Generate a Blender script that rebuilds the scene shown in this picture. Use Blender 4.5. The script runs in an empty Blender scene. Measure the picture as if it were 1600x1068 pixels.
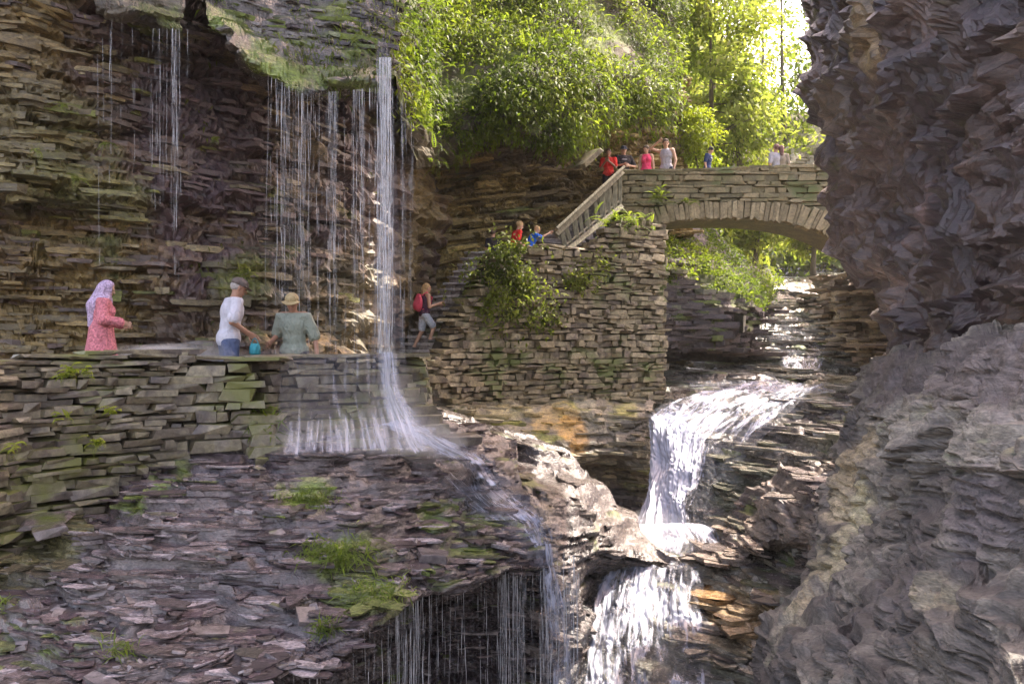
import bpy, bmesh, math, random, time
import numpy as np
from mathutils import Vector, Matrix
T0 = time.time()
random.seed(7); RNG = np.random.default_rng(7)
C = bpy.context.scene.collection
sc = bpy.context.scene
F = 1333.33                                   # focal length in photograph pixels
def P(px, py, Y):                             # a point of the place, seen at that spot of the photograph from Y metres away
    return ((px-800)/F*Y, Y, (534-py)/F*Y)
# ---------------------------------------------------------------- camera, sky, sun, exposure
cam_d = bpy.data.cameras.new('camera'); cam = bpy.data.objects.new('camera', cam_d); C.objects.link(cam)
cam.location = (0, 0, 0); cam.rotation_euler = (math.pi/2, 0, 0)
cam_d.lens = 30; cam_d.sensor_width = 36; cam_d.clip_start = .05; cam_d.clip_end = 2000
sc.camera = cam
SUN_EL, SUN_AZ = math.radians(54), math.radians(50)     # azimuth clockwise from +Y
w = bpy.data.worlds.new('World'); sc.world = w; w.use_nodes = True
nt = w.node_tree; bg = nt.nodes['Background']
sky = nt.nodes.new('ShaderNodeTexSky'); sky.sky_type = 'NISHITA'; sky.sun_disc = False
sky.sun_elevation = SUN_EL; sky.sun_rotation = SUN_AZ; sky.air_density = 1.0; sky.dust_density = 3.0; sky.ozone_density = .6
tint = nt.nodes.new('ShaderNodeVectorMath'); tint.operation = 'MULTIPLY'; tint.inputs[1].default_value = (1.28, .99, .84)
nt.links.new(sky.outputs[0], tint.inputs[0]); nt.links.new(tint.outputs[0], bg.inputs[0]); bg.inputs[1].default_value = .15
sd = bpy.data.lights.new('sun', 'SUN'); sd.energy = 2.1; sd.angle = math.radians(.5); sd.color = (1, .94, .82)
so = bpy.data.objects.new('sun', sd); C.objects.link(so)
sv = Vector((math.cos(SUN_EL)*math.sin(SUN_AZ), math.cos(SUN_EL)*math.cos(SUN_AZ), math.sin(SUN_EL)))
so.rotation_euler = sv.to_track_quat('Z', 'Y').to_euler(); so.location = (0, 20, 40)
sc.view_settings.view_transform = 'Standard'; sc.view_settings.look = 'None'
sc.view_settings.exposure = 2.6; sc.view_settings.gamma = 1
sc.render.engine = 'CYCLES'; sc.cycles.use_denoising = True
sc.cycles.max_bounces = 7; sc.cycles.diffuse_bounces = 4; sc.cycles.transparent_max_bounces = 24
sc.cycles.glossy_bounces = 2; sc.cycles.transmission_bounces = 3; sc.cycles.volume_bounces = 1
sc.cycles.caustics_reflective = False; sc.cycles.caustics_refractive = False
# ---------------------------------------------------------------- noise
def _h(ix, iy, iz, seed):
    h = (ix.astype(np.int64)*374761393 + iy.astype(np.int64)*668265263 + iz.astype(np.int64)*2147483647 + seed*1274126177) & 0xffffffff
    h = ((h ^ (h >> 13))*1274126177) & 0xffffffff
    h = ((h ^ (h >> 16))*2246822519) & 0xffffffff
    return ((h ^ (h >> 15)) & 0xffffff).astype(np.float32)/16777215.0
def vn(p, seed=0):                                      # value noise, -1..1
    f = np.floor(p); t = (p-f).astype(np.float32); t = t*t*(3-2*t); i = f.astype(np.int64)
    r = 0
    for a in (0, 1):
        for b in (0, 1):
            for c in (0, 1):
                wgt = (t[..., 0] if a else 1-t[..., 0])*(t[..., 1] if b else 1-t[..., 1])*(t[..., 2] if c else 1-t[..., 2])
                r = r + wgt*_h(i[..., 0]+a, i[..., 1]+b, i[..., 2]+c, seed)
    return r*2-1
def fbm(p, seed=0, n=4):
    r = 0; a = 1; s = 0
    for k in range(n):
        r = r + a*vn(p*(2.03**k)+k*7.3, seed+k); s += a; a *= .5
    return r/s
def sstep(a, b, x):
    t = np.clip((x-a)/(b-a), 0, 1); return t*t*(3-2*t)
# ---------------------------------------------------------------- mesh helpers
def mesh_np(name, V, Fc, smooth=False, col=None):
    """V (n,3); Fc (m,k) quads or triangles; col (n,4) colour attribute"""
    me = bpy.data.meshes.new(name); V = np.ascontiguousarray(V, dtype=np.float32); Fc = np.ascontiguousarray(Fc, dtype=np.int32)
    k = Fc.shape[1]; m = Fc.shape[0]
    me.vertices.add(len(V)); me.vertices.foreach_set('co', V.ravel())
    me.loops.add(m*k); me.loops.foreach_set('vertex_index', Fc.ravel())
    me.polygons.add(m); me.polygons.foreach_set('loop_start', np.arange(m, dtype=np.int32)*k)
    me.polygons.foreach_set('loop_total', np.full(m, k, dtype=np.int32))
    me.polygons.foreach_set('use_smooth', np.full(m, smooth, dtype=bool))
    if col is not None:
        at = me.color_attributes.new('Col', 'FLOAT_COLOR', 'POINT'); at.data.foreach_set('color', np.ascontiguousarray(col, dtype=np.float32).ravel())
    me.update(); me.validate(); return me
def link(name, me, mat=None, parent=None):
    o = bpy.data.objects.new(name, me); C.objects.link(o)
    if mat is not None and len(me.materials) == 0: me.materials.append(mat)
    if parent is not None: o.parent = parent
    return o
def tag(o, label=None, cat=None, group=None, kind=None):
    if label: o['label'] = label
    if cat: o['category'] = cat
    if group: o['group'] = group
    if kind: o['kind'] = kind
    return o
def empty(name, loc=(0, 0, 0), rz=0):
    o = bpy.data.objects.new(name, None); C.objects.link(o); o.location = loc; o.rotation_euler = (0, 0, rz); o.empty_display_size = .2; return o
class MB:
    def __init__(s): s.V = []; s.F = []; s.n = 0
    def add(s, V, Fc):
        s.V.append(np.asarray(V, dtype=np.float32)); s.F.append(np.asarray(Fc, dtype=np.int32)+s.n); s.n += len(V)
    def box(s, c, size, R=None):
        V = np.array([[x, y, z] for x in (-.5, .5) for y in (-.5, .5) for z in (-.5, .5)])*np.array(size)
        if R is not None: V = V@np.array(R).T
        s.add(V+np.array(c), [[0, 1, 3, 2], [4, 6, 7, 5], [0, 4, 5, 1], [2, 3, 7, 6], [0, 2, 6, 4], [1, 5, 7, 3]])
    def tube(s, pts, rad, n=6):
        pts = np.asarray(pts, float); rad = np.broadcast_to(rad, (len(pts),)); a = np.linspace(0, 2*math.pi, n, endpoint=False); vs = []
        for i, p in enumerate(pts):
            d = pts[min(i+1, len(pts)-1)]-pts[max(i-1, 0)]; d = d/(np.linalg.norm(d)+1e-9)
            u = np.cross(d, (0, 0, 1)) if abs(d[2]) < .9 else np.cross(d, (1, 0, 0)); u /= np.linalg.norm(u); v = np.cross(d, u)
            vs.append(p+rad[i]*(np.cos(a)[:, None]*u+np.sin(a)[:, None]*v))
        V = np.concatenate(vs); Fs = []
        for i in range(len(pts)-1):
            for j in range(n):
                k = (j+1) % n; Fs.append([i*n+j, i*n+k, (i+1)*n+k, (i+1)*n+j])
        c0 = len(V); V = np.vstack([V, pts[0], pts[-1]])
        for j in range(n):
            k = (j+1) % n; Fs.append([c0, k, j, c0]); Fs.append([c0+1, (len(pts)-1)*n+j, (len(pts)-1)*n+k, c0+1])
        s.add(V, Fs)
    def build(s, name, mat, parent=None, smooth=False):
        V = np.concatenate(s.V); me = bpy.data.meshes.new(name)
        fl = []
        for f in s.F:
            for q in f.tolist():
                if q[0] == q[-1] and len(q) == 4: q = q[:3]
                fl.append(q)
        me.from_pydata(V.tolist(), [], fl); me.update()
        if smooth: me.polygons.foreach_set('use_smooth', [True]*len(me.polygons))
        return link(name, me, mat, parent)
# ---------------------------------------------------------------- materials
def new_mat(name):
    m = bpy.data.materials.new(name); m.use_nodes = True; return m, m.node_tree, m.node_tree.nodes['Principled BSDF']
def N(nt, t, **kw):
    n = nt.nodes.new(t)
    for k, v in kw.items(): setattr(n, k, v)
    return n
def rock_mat(name, rough=.33, bump=.55, spec=.85, scale=1.0):
    m, nt, b = new_mat(name); L = nt.links.new
    at = N(nt, 'ShaderNodeAttribute', attribute_name='Col')
    geo = N(nt, 'ShaderNodeNewGeometry')
    mp = N(nt, 'ShaderNodeMapping'); mp.inputs['Scale'].default_value = (1*scale, 1*scale, 3.2*scale); L(geo.outputs['Position'], mp.inputs[0])
    n1 = N(nt, 'ShaderNodeTexNoise'); n1.inputs['Scale'].default_value = 7; n1.inputs['Detail'].default_value = 9; n1.inputs['Roughness'].default_value = .68; L(mp.outputs[0], n1.inputs[0])
    n2 = N(nt, 'ShaderNodeTexNoise'); n2.inputs['Scale'].default_value = 34; n2.inputs['Detail'].default_value = 4; L(mp.outputs[0], n2.inputs[0])
    r = N(nt, 'ShaderNodeMapRange'); r.inputs[1].default_value = .3; r.inputs[2].default_value = .7; r.inputs[3].default_value = .30; r.inputs[4].default_value = 1.75; L(n1.outputs[0], r.inputs[0])
    r2 = N(nt, 'ShaderNodeMapRange'); r2.inputs[1].default_value = .35; r2.inputs[2].default_value = .65; r2.inputs[3].default_value = .7; r2.inputs[4].default_value = 1.3; L(n2.outputs[0], r2.inputs[0])
    mu = N(nt, 'ShaderNodeMath', operation='MULTIPLY'); L(r.outputs[0], mu.inputs[0]); L(r2.outputs[0], mu.inputs[1])
    vm = N(nt, 'ShaderNodeVectorMath', operation='SCALE'); L(at.outputs['Color'], vm.inputs[0]); L(mu.outputs[0], vm.inputs['Scale']); L(vm.outputs[0], b.inputs['Base Color'])
    # wetness lives in the attribute's alpha: 1 wet, 0 dry
    rr = N(nt, 'ShaderNodeMapRange'); rr.inputs[3].default_value = .85; rr.inputs[4].default_value = rough*.55; L(at.outputs['Alpha'], rr.inputs[0])
    ra = N(nt, 'ShaderNodeMath', operation='MULTIPLY_ADD'); L(n1.outputs[0], ra.inputs[0]); ra.inputs[1].default_value = .35; 
    sb = N(nt, 'ShaderNodeMath', operation='SUBTRACT'); L(rr.outputs[0], sb.inputs[0]); sb.inputs[1].default_value = .15; L(sb.outputs[0], ra.inputs[2]); L(ra.outputs[0], b.inputs['Roughness'])
    b.inputs['Specular IOR Level'].default_value = spec
    ad = N(nt, 'ShaderNodeMath', operation='MULTIPLY_ADD'); L(n2.outputs[0], ad.inputs[0]); ad.inputs[1].default_value = .35; L(n1.outputs[0], ad.inputs[2])
    bp = N(nt, 'ShaderNodeBump'); bp.inputs['Strength'].default_value = bump; bp.inputs['Distance'].default_value = .05; L(ad.outputs[0], bp.inputs['Height']); L(bp.outputs[0], b.inputs['Normal'])
    return m
def stone_mat(name, cols, moss=(.085, .11, .02), mossamt=.5, rough=.6):
    m, nt, b = new_mat(name); L = nt.links.new
    oi = N(nt, 'ShaderNodeObjectInfo'); geo = N(nt, 'ShaderNodeNewGeometry')
    n0 = N(nt, 'ShaderNodeTexNoise'); n0.inputs['Scale'].default_value = 3.1; n0.inputs['Detail'].default_value = 2; L(geo.outputs['Position'], n0.inputs[0])
    ad = N(nt, 'ShaderNodeMath', operation='ADD'); L(oi.outputs['Random'], ad.inputs[0]); L(n0.outputs[0], ad.inputs[1])
    fr = N(nt, 'ShaderNodeMath', operation='FRACT'); L(ad.outputs[0], fr.inputs[0])
    cr = N(nt, 'ShaderNodeValToRGB'); e = cr.color_ramp.elements
    e[0].position = 0; e[0].color = (*cols[0], 1); e[1].position = 1; e[1].color = (*cols[-1], 1)
    for i, c in enumerate(cols[1:-1]): x = e.new((i+1)/(len(cols)-1)); x.color = (*c, 1)
    L(fr.outputs[0], cr.inputs[0])
    n1 = N(nt, 'ShaderNodeTexNoise'); n1.inputs['Scale'].default_value = 16; n1.inputs['Detail'].default_value = 8; n1.inputs['Roughness'].default_value = .7; L(geo.outputs['Position'], n1.inputs[0])
    r = N(nt, 'ShaderNodeMapRange'); r.inputs[1].default_value = .3; r.inputs[2].default_value = .7; r.inputs[3].default_value = .45; r.inputs[4].default_value = 1.5; L(n1.outputs[0], r.inputs[0])
    vm = N(nt, 'ShaderNodeVectorMath', operation='SCALE'); L(cr.outputs[0], vm.inputs[0]); L(r.outputs[0], vm.inputs['Scale'])
    n3 = N(nt, 'ShaderNodeTexNoise'); n3.inputs['Scale'].default_value = 1.1; n3.inputs['Detail'].default_value = 5; L(geo.outputs['Position'], n3.inputs[0])
    sx = N(nt, 'ShaderNodeSeparateXYZ'); L(geo.outputs['Normal'], sx.inputs[0])
    k = N(nt, 'ShaderNodeMath', operation='MULTIPLY_ADD'); L(sx.outputs[2], k.inputs[0]); k.inputs[1].default_value = .12; L(n3.outputs[0], k.inputs[2])
    mr = N(nt, 'ShaderNodeMapRange'); mr.inputs[1].default_value = .66-.25*mossamt; mr.inputs[2].default_value = .76-.22*mossamt; L(k.outputs[0], mr.inputs[0])
    mx = N(nt, 'ShaderNodeMix', data_type='RGBA'); L(mr.outputs[0], mx.inputs[0]); L(vm.outputs[0], mx.inputs[6]); mx.inputs[7].default_value = (*moss, 1)
    L(mx.outputs[2], b.inputs['Base Color']); b.inputs['Roughness'].default_value = rough
    bp = N(nt, 'ShaderNodeBump'); bp.inputs['Strength'].default_value = .6; bp.inputs['Distance'].default_value = .02; L(n1.outputs[0], bp.inputs['Height']); L(bp.outputs[0], b.inputs['Normal'])
    return m
def leaf_mat(name, trans=.45):
    m, nt, b = new_mat(name); L = nt.links.new
    at = N(nt, 'ShaderNodeAttribute', attribute_name='Col'); L(at.outputs['Color'], b.inputs['Base Color'])
    b.inputs['Roughness'].default_value = .5; b.inputs['Specular IOR Level'].default_value = .3
    tr = N(nt, 'ShaderNodeBsdfTranslucent'); vm = N(nt, 'ShaderNodeVectorMath', operation='MULTIPLY'); L(at.outputs['Color'], vm.inputs[0]); vm.inputs[1].default_value = (1.2, 1.3, .8); L(vm.outputs[0], tr.inputs[0])
    mx = N(nt, 'ShaderNodeMixShader'); mx.inputs[0].default_value = trans; L(b.outputs[0], mx.inputs[1]); L(tr.outputs[0], mx.inputs[2])
    L(mx.outputs[0], nt.nodes['Material Output'].inputs[0]); return m
def plain(name, col, rough=.6, var=.25, scale=30, stretch=(1, 1, 1), bump=.2):
    m, nt, b = new_mat(name); L = nt.links.new
    geo = N(nt, 'ShaderNodeTexCoord'); mp = N(nt, 'ShaderNodeMapping'); mp.inputs['Scale'].default_value = stretch; L(geo.outputs['Object'], mp.inputs[0])
    n1 = N(nt, 'ShaderNodeTexNoise'); n1.inputs['Scale'].default_value = scale; n1.inputs['Detail'].default_value = 5; L(mp.outputs[0], n1.inputs[0])
    r = N(nt, 'ShaderNodeMapRange'); r.inputs[1].default_value = .3; r.inputs[2].default_value = .7; r.inputs[3].default_value = 1-var; r.inputs[4].default_value = 1+var; L(n1.outputs[0], r.inputs[0])
    vm = N(nt, 'ShaderNodeVectorMath', operation='SCALE'); vm.inputs[0].default_value = col; L(r.outputs[0], vm.inputs['Scale']); L(vm.outputs[0], b.inputs['Base Color'])
    b.inputs['Roughness'].default_value = rough
    if bump: bp = N(nt, 'ShaderNodeBump'); bp.inputs['Strength'].default_value = bump; bp.inputs['Distance'].default_value = .01; L(n1.outputs[0], bp.inputs['Height']); L(bp.outputs[0], b.inputs['Normal'])
    return m
def water_mat(name, stretch, thr=(.42, .6), base=(.86, .88, .92), amin=.0, amax=.95, scale=6, rough=.25):
    m, nt, b = new_mat(name); L = nt.links.new
    geo = N(nt, 'ShaderNodeNewGeometry'); mp = N(nt, 'ShaderNodeMapping'); mp.inputs['Scale'].default_value = stretch; L(geo.outputs['Position'], mp.inputs[0])
    n1 = N(nt, 'ShaderNodeTexNoise'); n1.inputs['Scale'].default_value = scale; n1.inputs['Detail'].default_value = 7; n1.inputs['Roughness'].default_value = .65; L(mp.outputs[0], n1.inputs[0])
    at = N(nt, 'ShaderNodeAttribute', attribute_name='Col')
    ad = N(nt, 'ShaderNodeMath', operation='ADD'); L(n1.outputs[0], ad.inputs[0]); L(at.outputs['Alpha'], ad.inputs[1])
    sb = N(nt, 'ShaderNodeMath', operation='SUBTRACT'); L(ad.outputs[0], sb.inputs[0]); sb.inputs[1].default_value = .5
    r = N(nt, 'ShaderNodeMapRange'); r.inputs[1].default_value = thr[0]; r.inputs[2].default_value = thr[1]; r.inputs[3].default_value = amin; r.inputs[4].default_value = amax; L(sb.outputs[0], r.inputs[0])
    L(r.outputs[0], b.inputs['Alpha']); b.inputs['Base Color'].default_value = (*base, 1); b.inputs['Roughness'].default_value = rough
    bp = N(nt, 'ShaderNodeBump'); bp.inputs['Strength'].default_value = .8; bp.inputs['Distance'].default_value = .06; L(n1.outputs[0], bp.inputs['Height']); L(bp.outputs[0], b.inputs['Normal'])
    return m
M = {}
M['rock'] = rock_mat('wet_shale'); M['dryrock'] = rock_mat('shale', rough=.8)
M['leaf'] = leaf_mat('leaf', .6); M['leafbright'] = leaf_mat('sunlit_leaf', .65)
M['bark'] = plain('bark', (.10, .08, .055), .9, .5, 12, (1, 1, .2), .8)
M['wood'] = plain('weathered_wood', (.20, .18, .12), .85, .45, 22, (1, 1, .3), .5)
M['strand'] = water_mat('falling_water', (9, 9, .9), (.45, .64), amin=.02, amax=.62, scale=2.2)
M['foam'] = water_mat('white_water', (1.0, .8, .55), (.36, .50), (.85, .87, .93), amin=.16, amax=1, scale=3.6)
M['thinwater'] = water_mat('thin_water', (2.2, 2.2, .8), (.46, .70), (.80, .83, .90), amin=.02, amax=.8, scale=3.0)
M['stoneL'] = stone_mat('terrace_stone', [(.16, .135, .075), (.10, .08, .06), (.23, .20, .13), (.07, .055, .05), (.17, .145, .10)], (.12, .125, .03), .42, .42)
M['stoneW'] = stone_mat('retaining_stone', [(.23, .185, .10), (.12, .095, .055), (.34, .28, .17), (.08, .06, .042), (.25, .20, .115)], (.09, .105, .022), .40, .7)
M['stoneB'] = stone_mat('bridge_stone', [(.16, .135, .06), (.10, .085, .04), (.23, .185, .095), (.18, .14, .065)], (.085, .10, .025), .45, .7)
M['stoneV'] = stone_mat('arch_stone', [(.23, .18, .095), (.14, .11, .055), (.30, .24, .135)], (.10, .11, .03), .4, .7)
M['stoneS'] = stone_mat('step_stone', [(.26, .225, .21), (.15, .125, .12), (.38, .34, .31)], (.09, .10, .03), .25, .45)
M['stoneT'] = stone_mat('tread_stone', [(.40, .36, .34), (.28, .25, .24), (.46, .42, .40)], mossamt=.1, rough=.4)
M['core'] = plain('wall_core', (.035, .028, .020), .95, .4, 9)
# ---------------------------------------------------------------- strata
def grid_interp(rows, nu, nv):
    G = np.array([[P(*q) if not isinstance(q, dict) else q['w'] for q in r] for r in rows], dtype=np.float64)
    def cum(G, ax):
        d = np.linalg.norm(np.diff(G, axis=ax), axis=2).mean(axis=1-ax); d = np.maximum(d, 1e-3); return np.concatenate([[0], np.cumsum(d)])
    def interp(G, s, n):                      # along axis 0, softened cardinal spline
        K = len(s); q = np.linspace(0, s[-1], n); i = np.clip(np.searchsorted(s, q, side='right')-1, 0, K-2)
        h = (s[i+1]-s[i]); t = ((q-s[i])/h)[:, None, None]
        tan = np.zeros_like(G)
        for k in range(1, K-1): tan[k] = (G[k+1]-G[k-1])/(s[k+1]-s[k-1])
        tan[0] = (G[1]-G[0])/(s[1]-s[0]); tan[-1] = (G[-1]-G[-2])/(s[-1]-s[-2]); tan *= .6
        h3 = h[:, None, None]
        return (2*t**3-3*t**2+1)*G[i]+(t**3-2*t**2+t)*h3*tan[i]+(-2*t**3+3*t**2)*G[i+1]+(t**3-t**2)*h3*tan[i+1]
    # resample by apparent size: weigh by 1/Y
    def cumv(G):
        Yc = np.maximum(G[..., 1], 2); A = np.stack([G[..., 0]/Yc, G[..., 2]/Yc, np.log(Yc)*.35], -1)
        return A
    def sam(G, n, ax):
        H = np.swapaxes(G, 0, 1) if ax else G
        A = cumv(H); d = np.linalg.norm(np.diff(A, axis=0), axis=2).mean(axis=1); s = np.concatenate([[0], np.cumsum(np.maximum(d, 1e-3))])
        R = interp(H, s, n); return np.swapaxes(R, 0, 1) if ax else R
    G = sam(G, nv, 0); G = sam(G, nu, 1); return G
def normals(G):
    du = np.gradient(G, axis=1); dv = np.gradient(G, axis=0); n = np.cross(du, dv); n /= (np.linalg.norm(n, axis=2, keepdims=True)+1e-9)
    return n
LAYERS = [(.55, .22, 1.5), (.19, .11, .6), (.075, .045, .24)]
def resample_v(G, nv):
    A = np.stack([G[..., 0]/np.maximum(G[..., 1:2][..., 0], 2), G[..., 2]/np.maximum(G[..., 1], 2), np.log(np.maximum(G[..., 1], 2))*.45], -1)
    d = np.linalg.norm(np.diff(A, axis=0), axis=2); d = d+d.mean()*.15
    for _ in range(24): d = np.concatenate([d[:, :1], (d[:, :-2]+d[:, 1:-1]*2+d[:, 2:])/4, d[:, -1:]], 1)
    s_ = np.concatenate([np.zeros((1, G.shape[1])), np.cumsum(d, 0)]); s_ /= s_[-1]; q = np.linspace(0, 1, nv); out = np.empty((nv, G.shape[1], 3))
    for j in range(G.shape[1]):
        for k in range(3): out[:, j, k] = np.interp(q, s_[:, j], G[:, j, k])
    return out
def blur(n, it=2):
    for _ in range(it):
        n = n.copy(); n[1:-1] = (n[:-2]+2*n[1:-1]+n[2:])/4; n[:, 1:-1] = (n[:, :-2]+2*n[:, 1:-1]+n[:, 2:])/4
    return n/(np.linalg.norm(n, axis=2, keepdims=True)+1e-9)
def strata(G, tilt=(0, 0), layers=LAYERS, seed=0, amp=1, terr=1, warp=.25, lump=0, nb=6, bl=1.0):
    n = normals(G)
    flip = -1 if ((n[..., 1].mean() > 0 and abs(n[..., 1].mean()) > abs(n[..., 2].mean())) or (abs(n[..., 2].mean()) >= abs(n[..., 1].mean()) and n[..., 2].mean() < 0)) else 1
    n = n*flip
    G = G+n*(fbm(G*.55, seed+50, 3)[..., None]*.35*amp)+n*(fbm(G*1.7, seed+57, 3)[..., None]*.10*amp)
    if lump:
        G = G+n*((np.abs(vn(G*1.3, seed+61))+.5*np.abs(vn(G*2.9, seed+62))+.3*vn(G*6.1, seed+63))[..., None]*lump)
    nv = G.shape[0]; out = G.copy()
    for li, (h, a, blk) in enumerate(layers):
        if li in (1, 2): out = resample_v(out, nv)
        n = blur(normals(out)*flip, nb); flat = sstep(.35, .75, n[..., 2])*terr
        if li == 0: lay = np.zeros(out.shape[:2], np.float32); edge = lay.copy()
        nh = n.copy(); nh[..., 2] *= .2; nh /= (np.linalg.norm(nh, axis=2, keepdims=True)+1e-9)
        q = out[..., 2]+tilt[0]*out[..., 0]+tilt[1]*out[..., 1]+warp*h*2*fbm(out*(.4/h)**.5, seed+li*9, 2)
        f = q/h+.37*li; k = np.floor(f); fr = f-k
        wx = out[..., 0]/blk+.9*vn(out/blk*.6, seed+70+li)+k*.37; wy = out[..., 1]/blk+.9*vn(out/blk*.6+9, seed+80+li)+k*.61
        r = _h(np.floor(wx), np.floor(wy), k, seed+li)*2-1
        r2 = _h(np.floor(wx*.31), np.floor(wy*.31), k, seed+li+31)*2-1
        rl = _h(k, k*0, k*0, seed+li+77)*2-1; d = a*amp*(bl*(.55*r+.65*r2)+(1-bl)*1.1*rl)
        e = np.minimum(fr, 1-fr); gro = np.exp(-(e/.10)**2); d = d-a*amp*.75*gro
        edge = np.maximum(edge, gro*(.4+.2*li)); lay = lay+(r+r2)*.5/(li+1)
        out = out+nh*((1-flat)*d)[..., None]
        g = sstep((.28, .36, .38)[min(li, 2)], (.72, .64, .62)[min(li, 2)], fr)
        out[..., 2] += flat*((g-fr)*h*.95+.12*h*r)
        for _ in range(1): out[:, 1:-1] += (flat[:, 1:-1]*.9)[..., None]*((out[:, :-2]+2*out[:, 1:-1]+out[:, 2:])/4-out[:, 1:-1])
    out = out+n*(vn(out*22, seed+5)*.008*amp)[..., None]
    return out, n, lay, edge
def faces_grid(nv, nu):
    i = np.arange(nv*nu).reshape(nv, nu); return np.stack([i[:-1, :-1], i[:-1, 1:], i[1:, 1:], i[1:, :-1]], -1).reshape(-1, 4)
ROCKS = {}; ROCKCOL = {}
def rock(name, rows, nu, nv, base=(.11, .09, .075), base2=(.06, .045, .045), wet=.6, moss=.3, mosscol=(.075, .09, .015), blobs=(), tilt=(0, 0), layers=LAYERS, seed=0, amp=1, terr=1, mat='rock', warp=.25, parent=None, lump=0, nb=6, bl=1.0):
    G = grid_interp(rows, nu, nv); G, n0, lay, edge = strata(G, tilt, layers, seed, amp, terr, warp, lump, nb, bl)
    n = normals(G); n *= np.sign((n*n0).sum(-1, keepdims=True))
    a = sstep(-.5, .5, fbm(G*.6, seed+3, 3)+.35*lay)[..., None]
    col = np.array(base)*(a)+np.array(base2)*(1-a)
    col = col*(1+.28*np.clip(lay, -1, 1)[..., None])
    mm = fbm(G*1.3, seed+17, 4)+.35*np.clip(n[..., 2], 0, 1)
    ms = sstep(.62-moss, .85-moss, mm)[..., None]
    col = col*(1-ms)+np.array(mosscol)*(.7+.6*_h(*(np.floor(G*40).transpose(2, 0, 1)), 5))[..., None]*ms
    wt = np.full(G.shape[:2], wet)*(1-.7*ms[..., 0])
    bm_ = np.zeros(G.shape[:2])
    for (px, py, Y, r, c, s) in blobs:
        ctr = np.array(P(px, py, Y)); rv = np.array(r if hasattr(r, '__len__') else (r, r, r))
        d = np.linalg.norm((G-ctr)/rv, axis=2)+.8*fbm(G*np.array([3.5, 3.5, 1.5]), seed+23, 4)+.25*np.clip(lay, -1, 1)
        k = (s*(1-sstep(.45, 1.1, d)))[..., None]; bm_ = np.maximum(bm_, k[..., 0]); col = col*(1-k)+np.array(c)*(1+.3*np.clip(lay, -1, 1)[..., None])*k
    V = G.reshape(-1, 3); col4 = np.concatenate([np.clip(col, 0, 1).reshape(-1, 3), wt.reshape(-1, 1)], 1)
    me = mesh_np(name, V, faces_grid(nv, nu), False, col4)
    o = link(name, me, M[mat], parent); ROCKS[name] = (G, n); ROCKCOL[name] = (col, bm_)
    if parent is None: o['kind'] = 'structure'
    return o
# ================================================================ THE LARGE STRUCTURE: gorge floor, cliffs, shelves
SHADE_PURP = (.072, .046, .056); OLIVE = (.10, .088, .045); GREY = (.125, .112, .105); TAN = (.36, .30, .20); RUST = (.42, .25, .07)
me = mesh_np('gorge_floor', [(-400, -100, -7), (400, -100, -7), (400, 700, -7), (-400, 700, -7)], [[0, 1, 2, 3]], col=np.tile([.06, .05, .045, .6], (4, 1)))
tag(link('gorge_floor', me, M['rock']), kind='structure')
# left cliff behind the path
cx = [-160, 60, 200, 320, 440, 560, 640, 690]
rows = [[(x, -900, y) for x, y in zip(cx, (10.0, 11.0, 11.7, 13.2, 16.2, 19.5, 22.5, 24.5))],
        [(x, -260, y) for x, y in zip(cx, (10.4, 11.2, 12.0, 13.4, 16.0, 19, 22.0, 24))],
        [(x, -30, y) for x, y in zip(cx, (10.9, 11.7, 12.5, 13.7, 15.6, 18, 21.5, 23.8))],
        [(x, 90, y) for x, y in zip(cx, (11.2, 12.1, 12.9, 13.9, 15.2, 17.2, 21, 23.5))],
        [(x, 200, y) for x, y in zip(cx, (11.2, 11.9, 12.9, 13.9, 14.9, 17, 20.9, 23.4))],
        [(x, 300, y) for x, y in zip(cx, (11.5, 12.1, 12.9, 13.8, 14.7, 16.8, 21, 23.6))],
        [(x, 330, y) for x, y in zip(cx, (12.0, 12.7, 13.2, 13.9, 14.7, 16.8, 21, 23.6))],
        [(x, 440, y) for x, y in zip(cx, (12.2, 12.8, 13.3, 13.7, 14.4, 16.6, 21, 23.6))],
        [(x, 480, y) for x, y in zip(cx, (12.6, 13.2, 13.6, 13.7, 14.3, 16.5, 21, 23.6))],
        [(x, 700, y) for x, y in zip(cx, (12.2, 12.8, 13.2, 13.4, 14.0, 16.4, 20.8, 23.4))]]
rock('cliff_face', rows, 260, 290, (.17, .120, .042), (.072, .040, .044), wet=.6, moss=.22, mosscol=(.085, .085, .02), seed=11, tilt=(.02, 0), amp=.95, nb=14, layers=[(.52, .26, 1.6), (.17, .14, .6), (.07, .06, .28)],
     blobs=[(60, 250, 11.9, (1.9, 1.5, 1.6), (.13, .11, .035), .75), (150, 300, 12.6, (1.2, 1, .8), (.12, .12, .03), .7), (380, 430, 13.8, (.45, .8, .5), (.16, .17, .03), .9),
            (330, 200, 14, (1.2, 2, 1.9), SHADE_PURP, .8), (560, 460, 16, (2.0, 3, 1.1), (.13, .115, .05), .6), (40, 60, 11.6, (1.2, 1, .9), (.12, .095, .05), .5)])  # the purple blob puts shadow tone into the cliff colour
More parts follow.
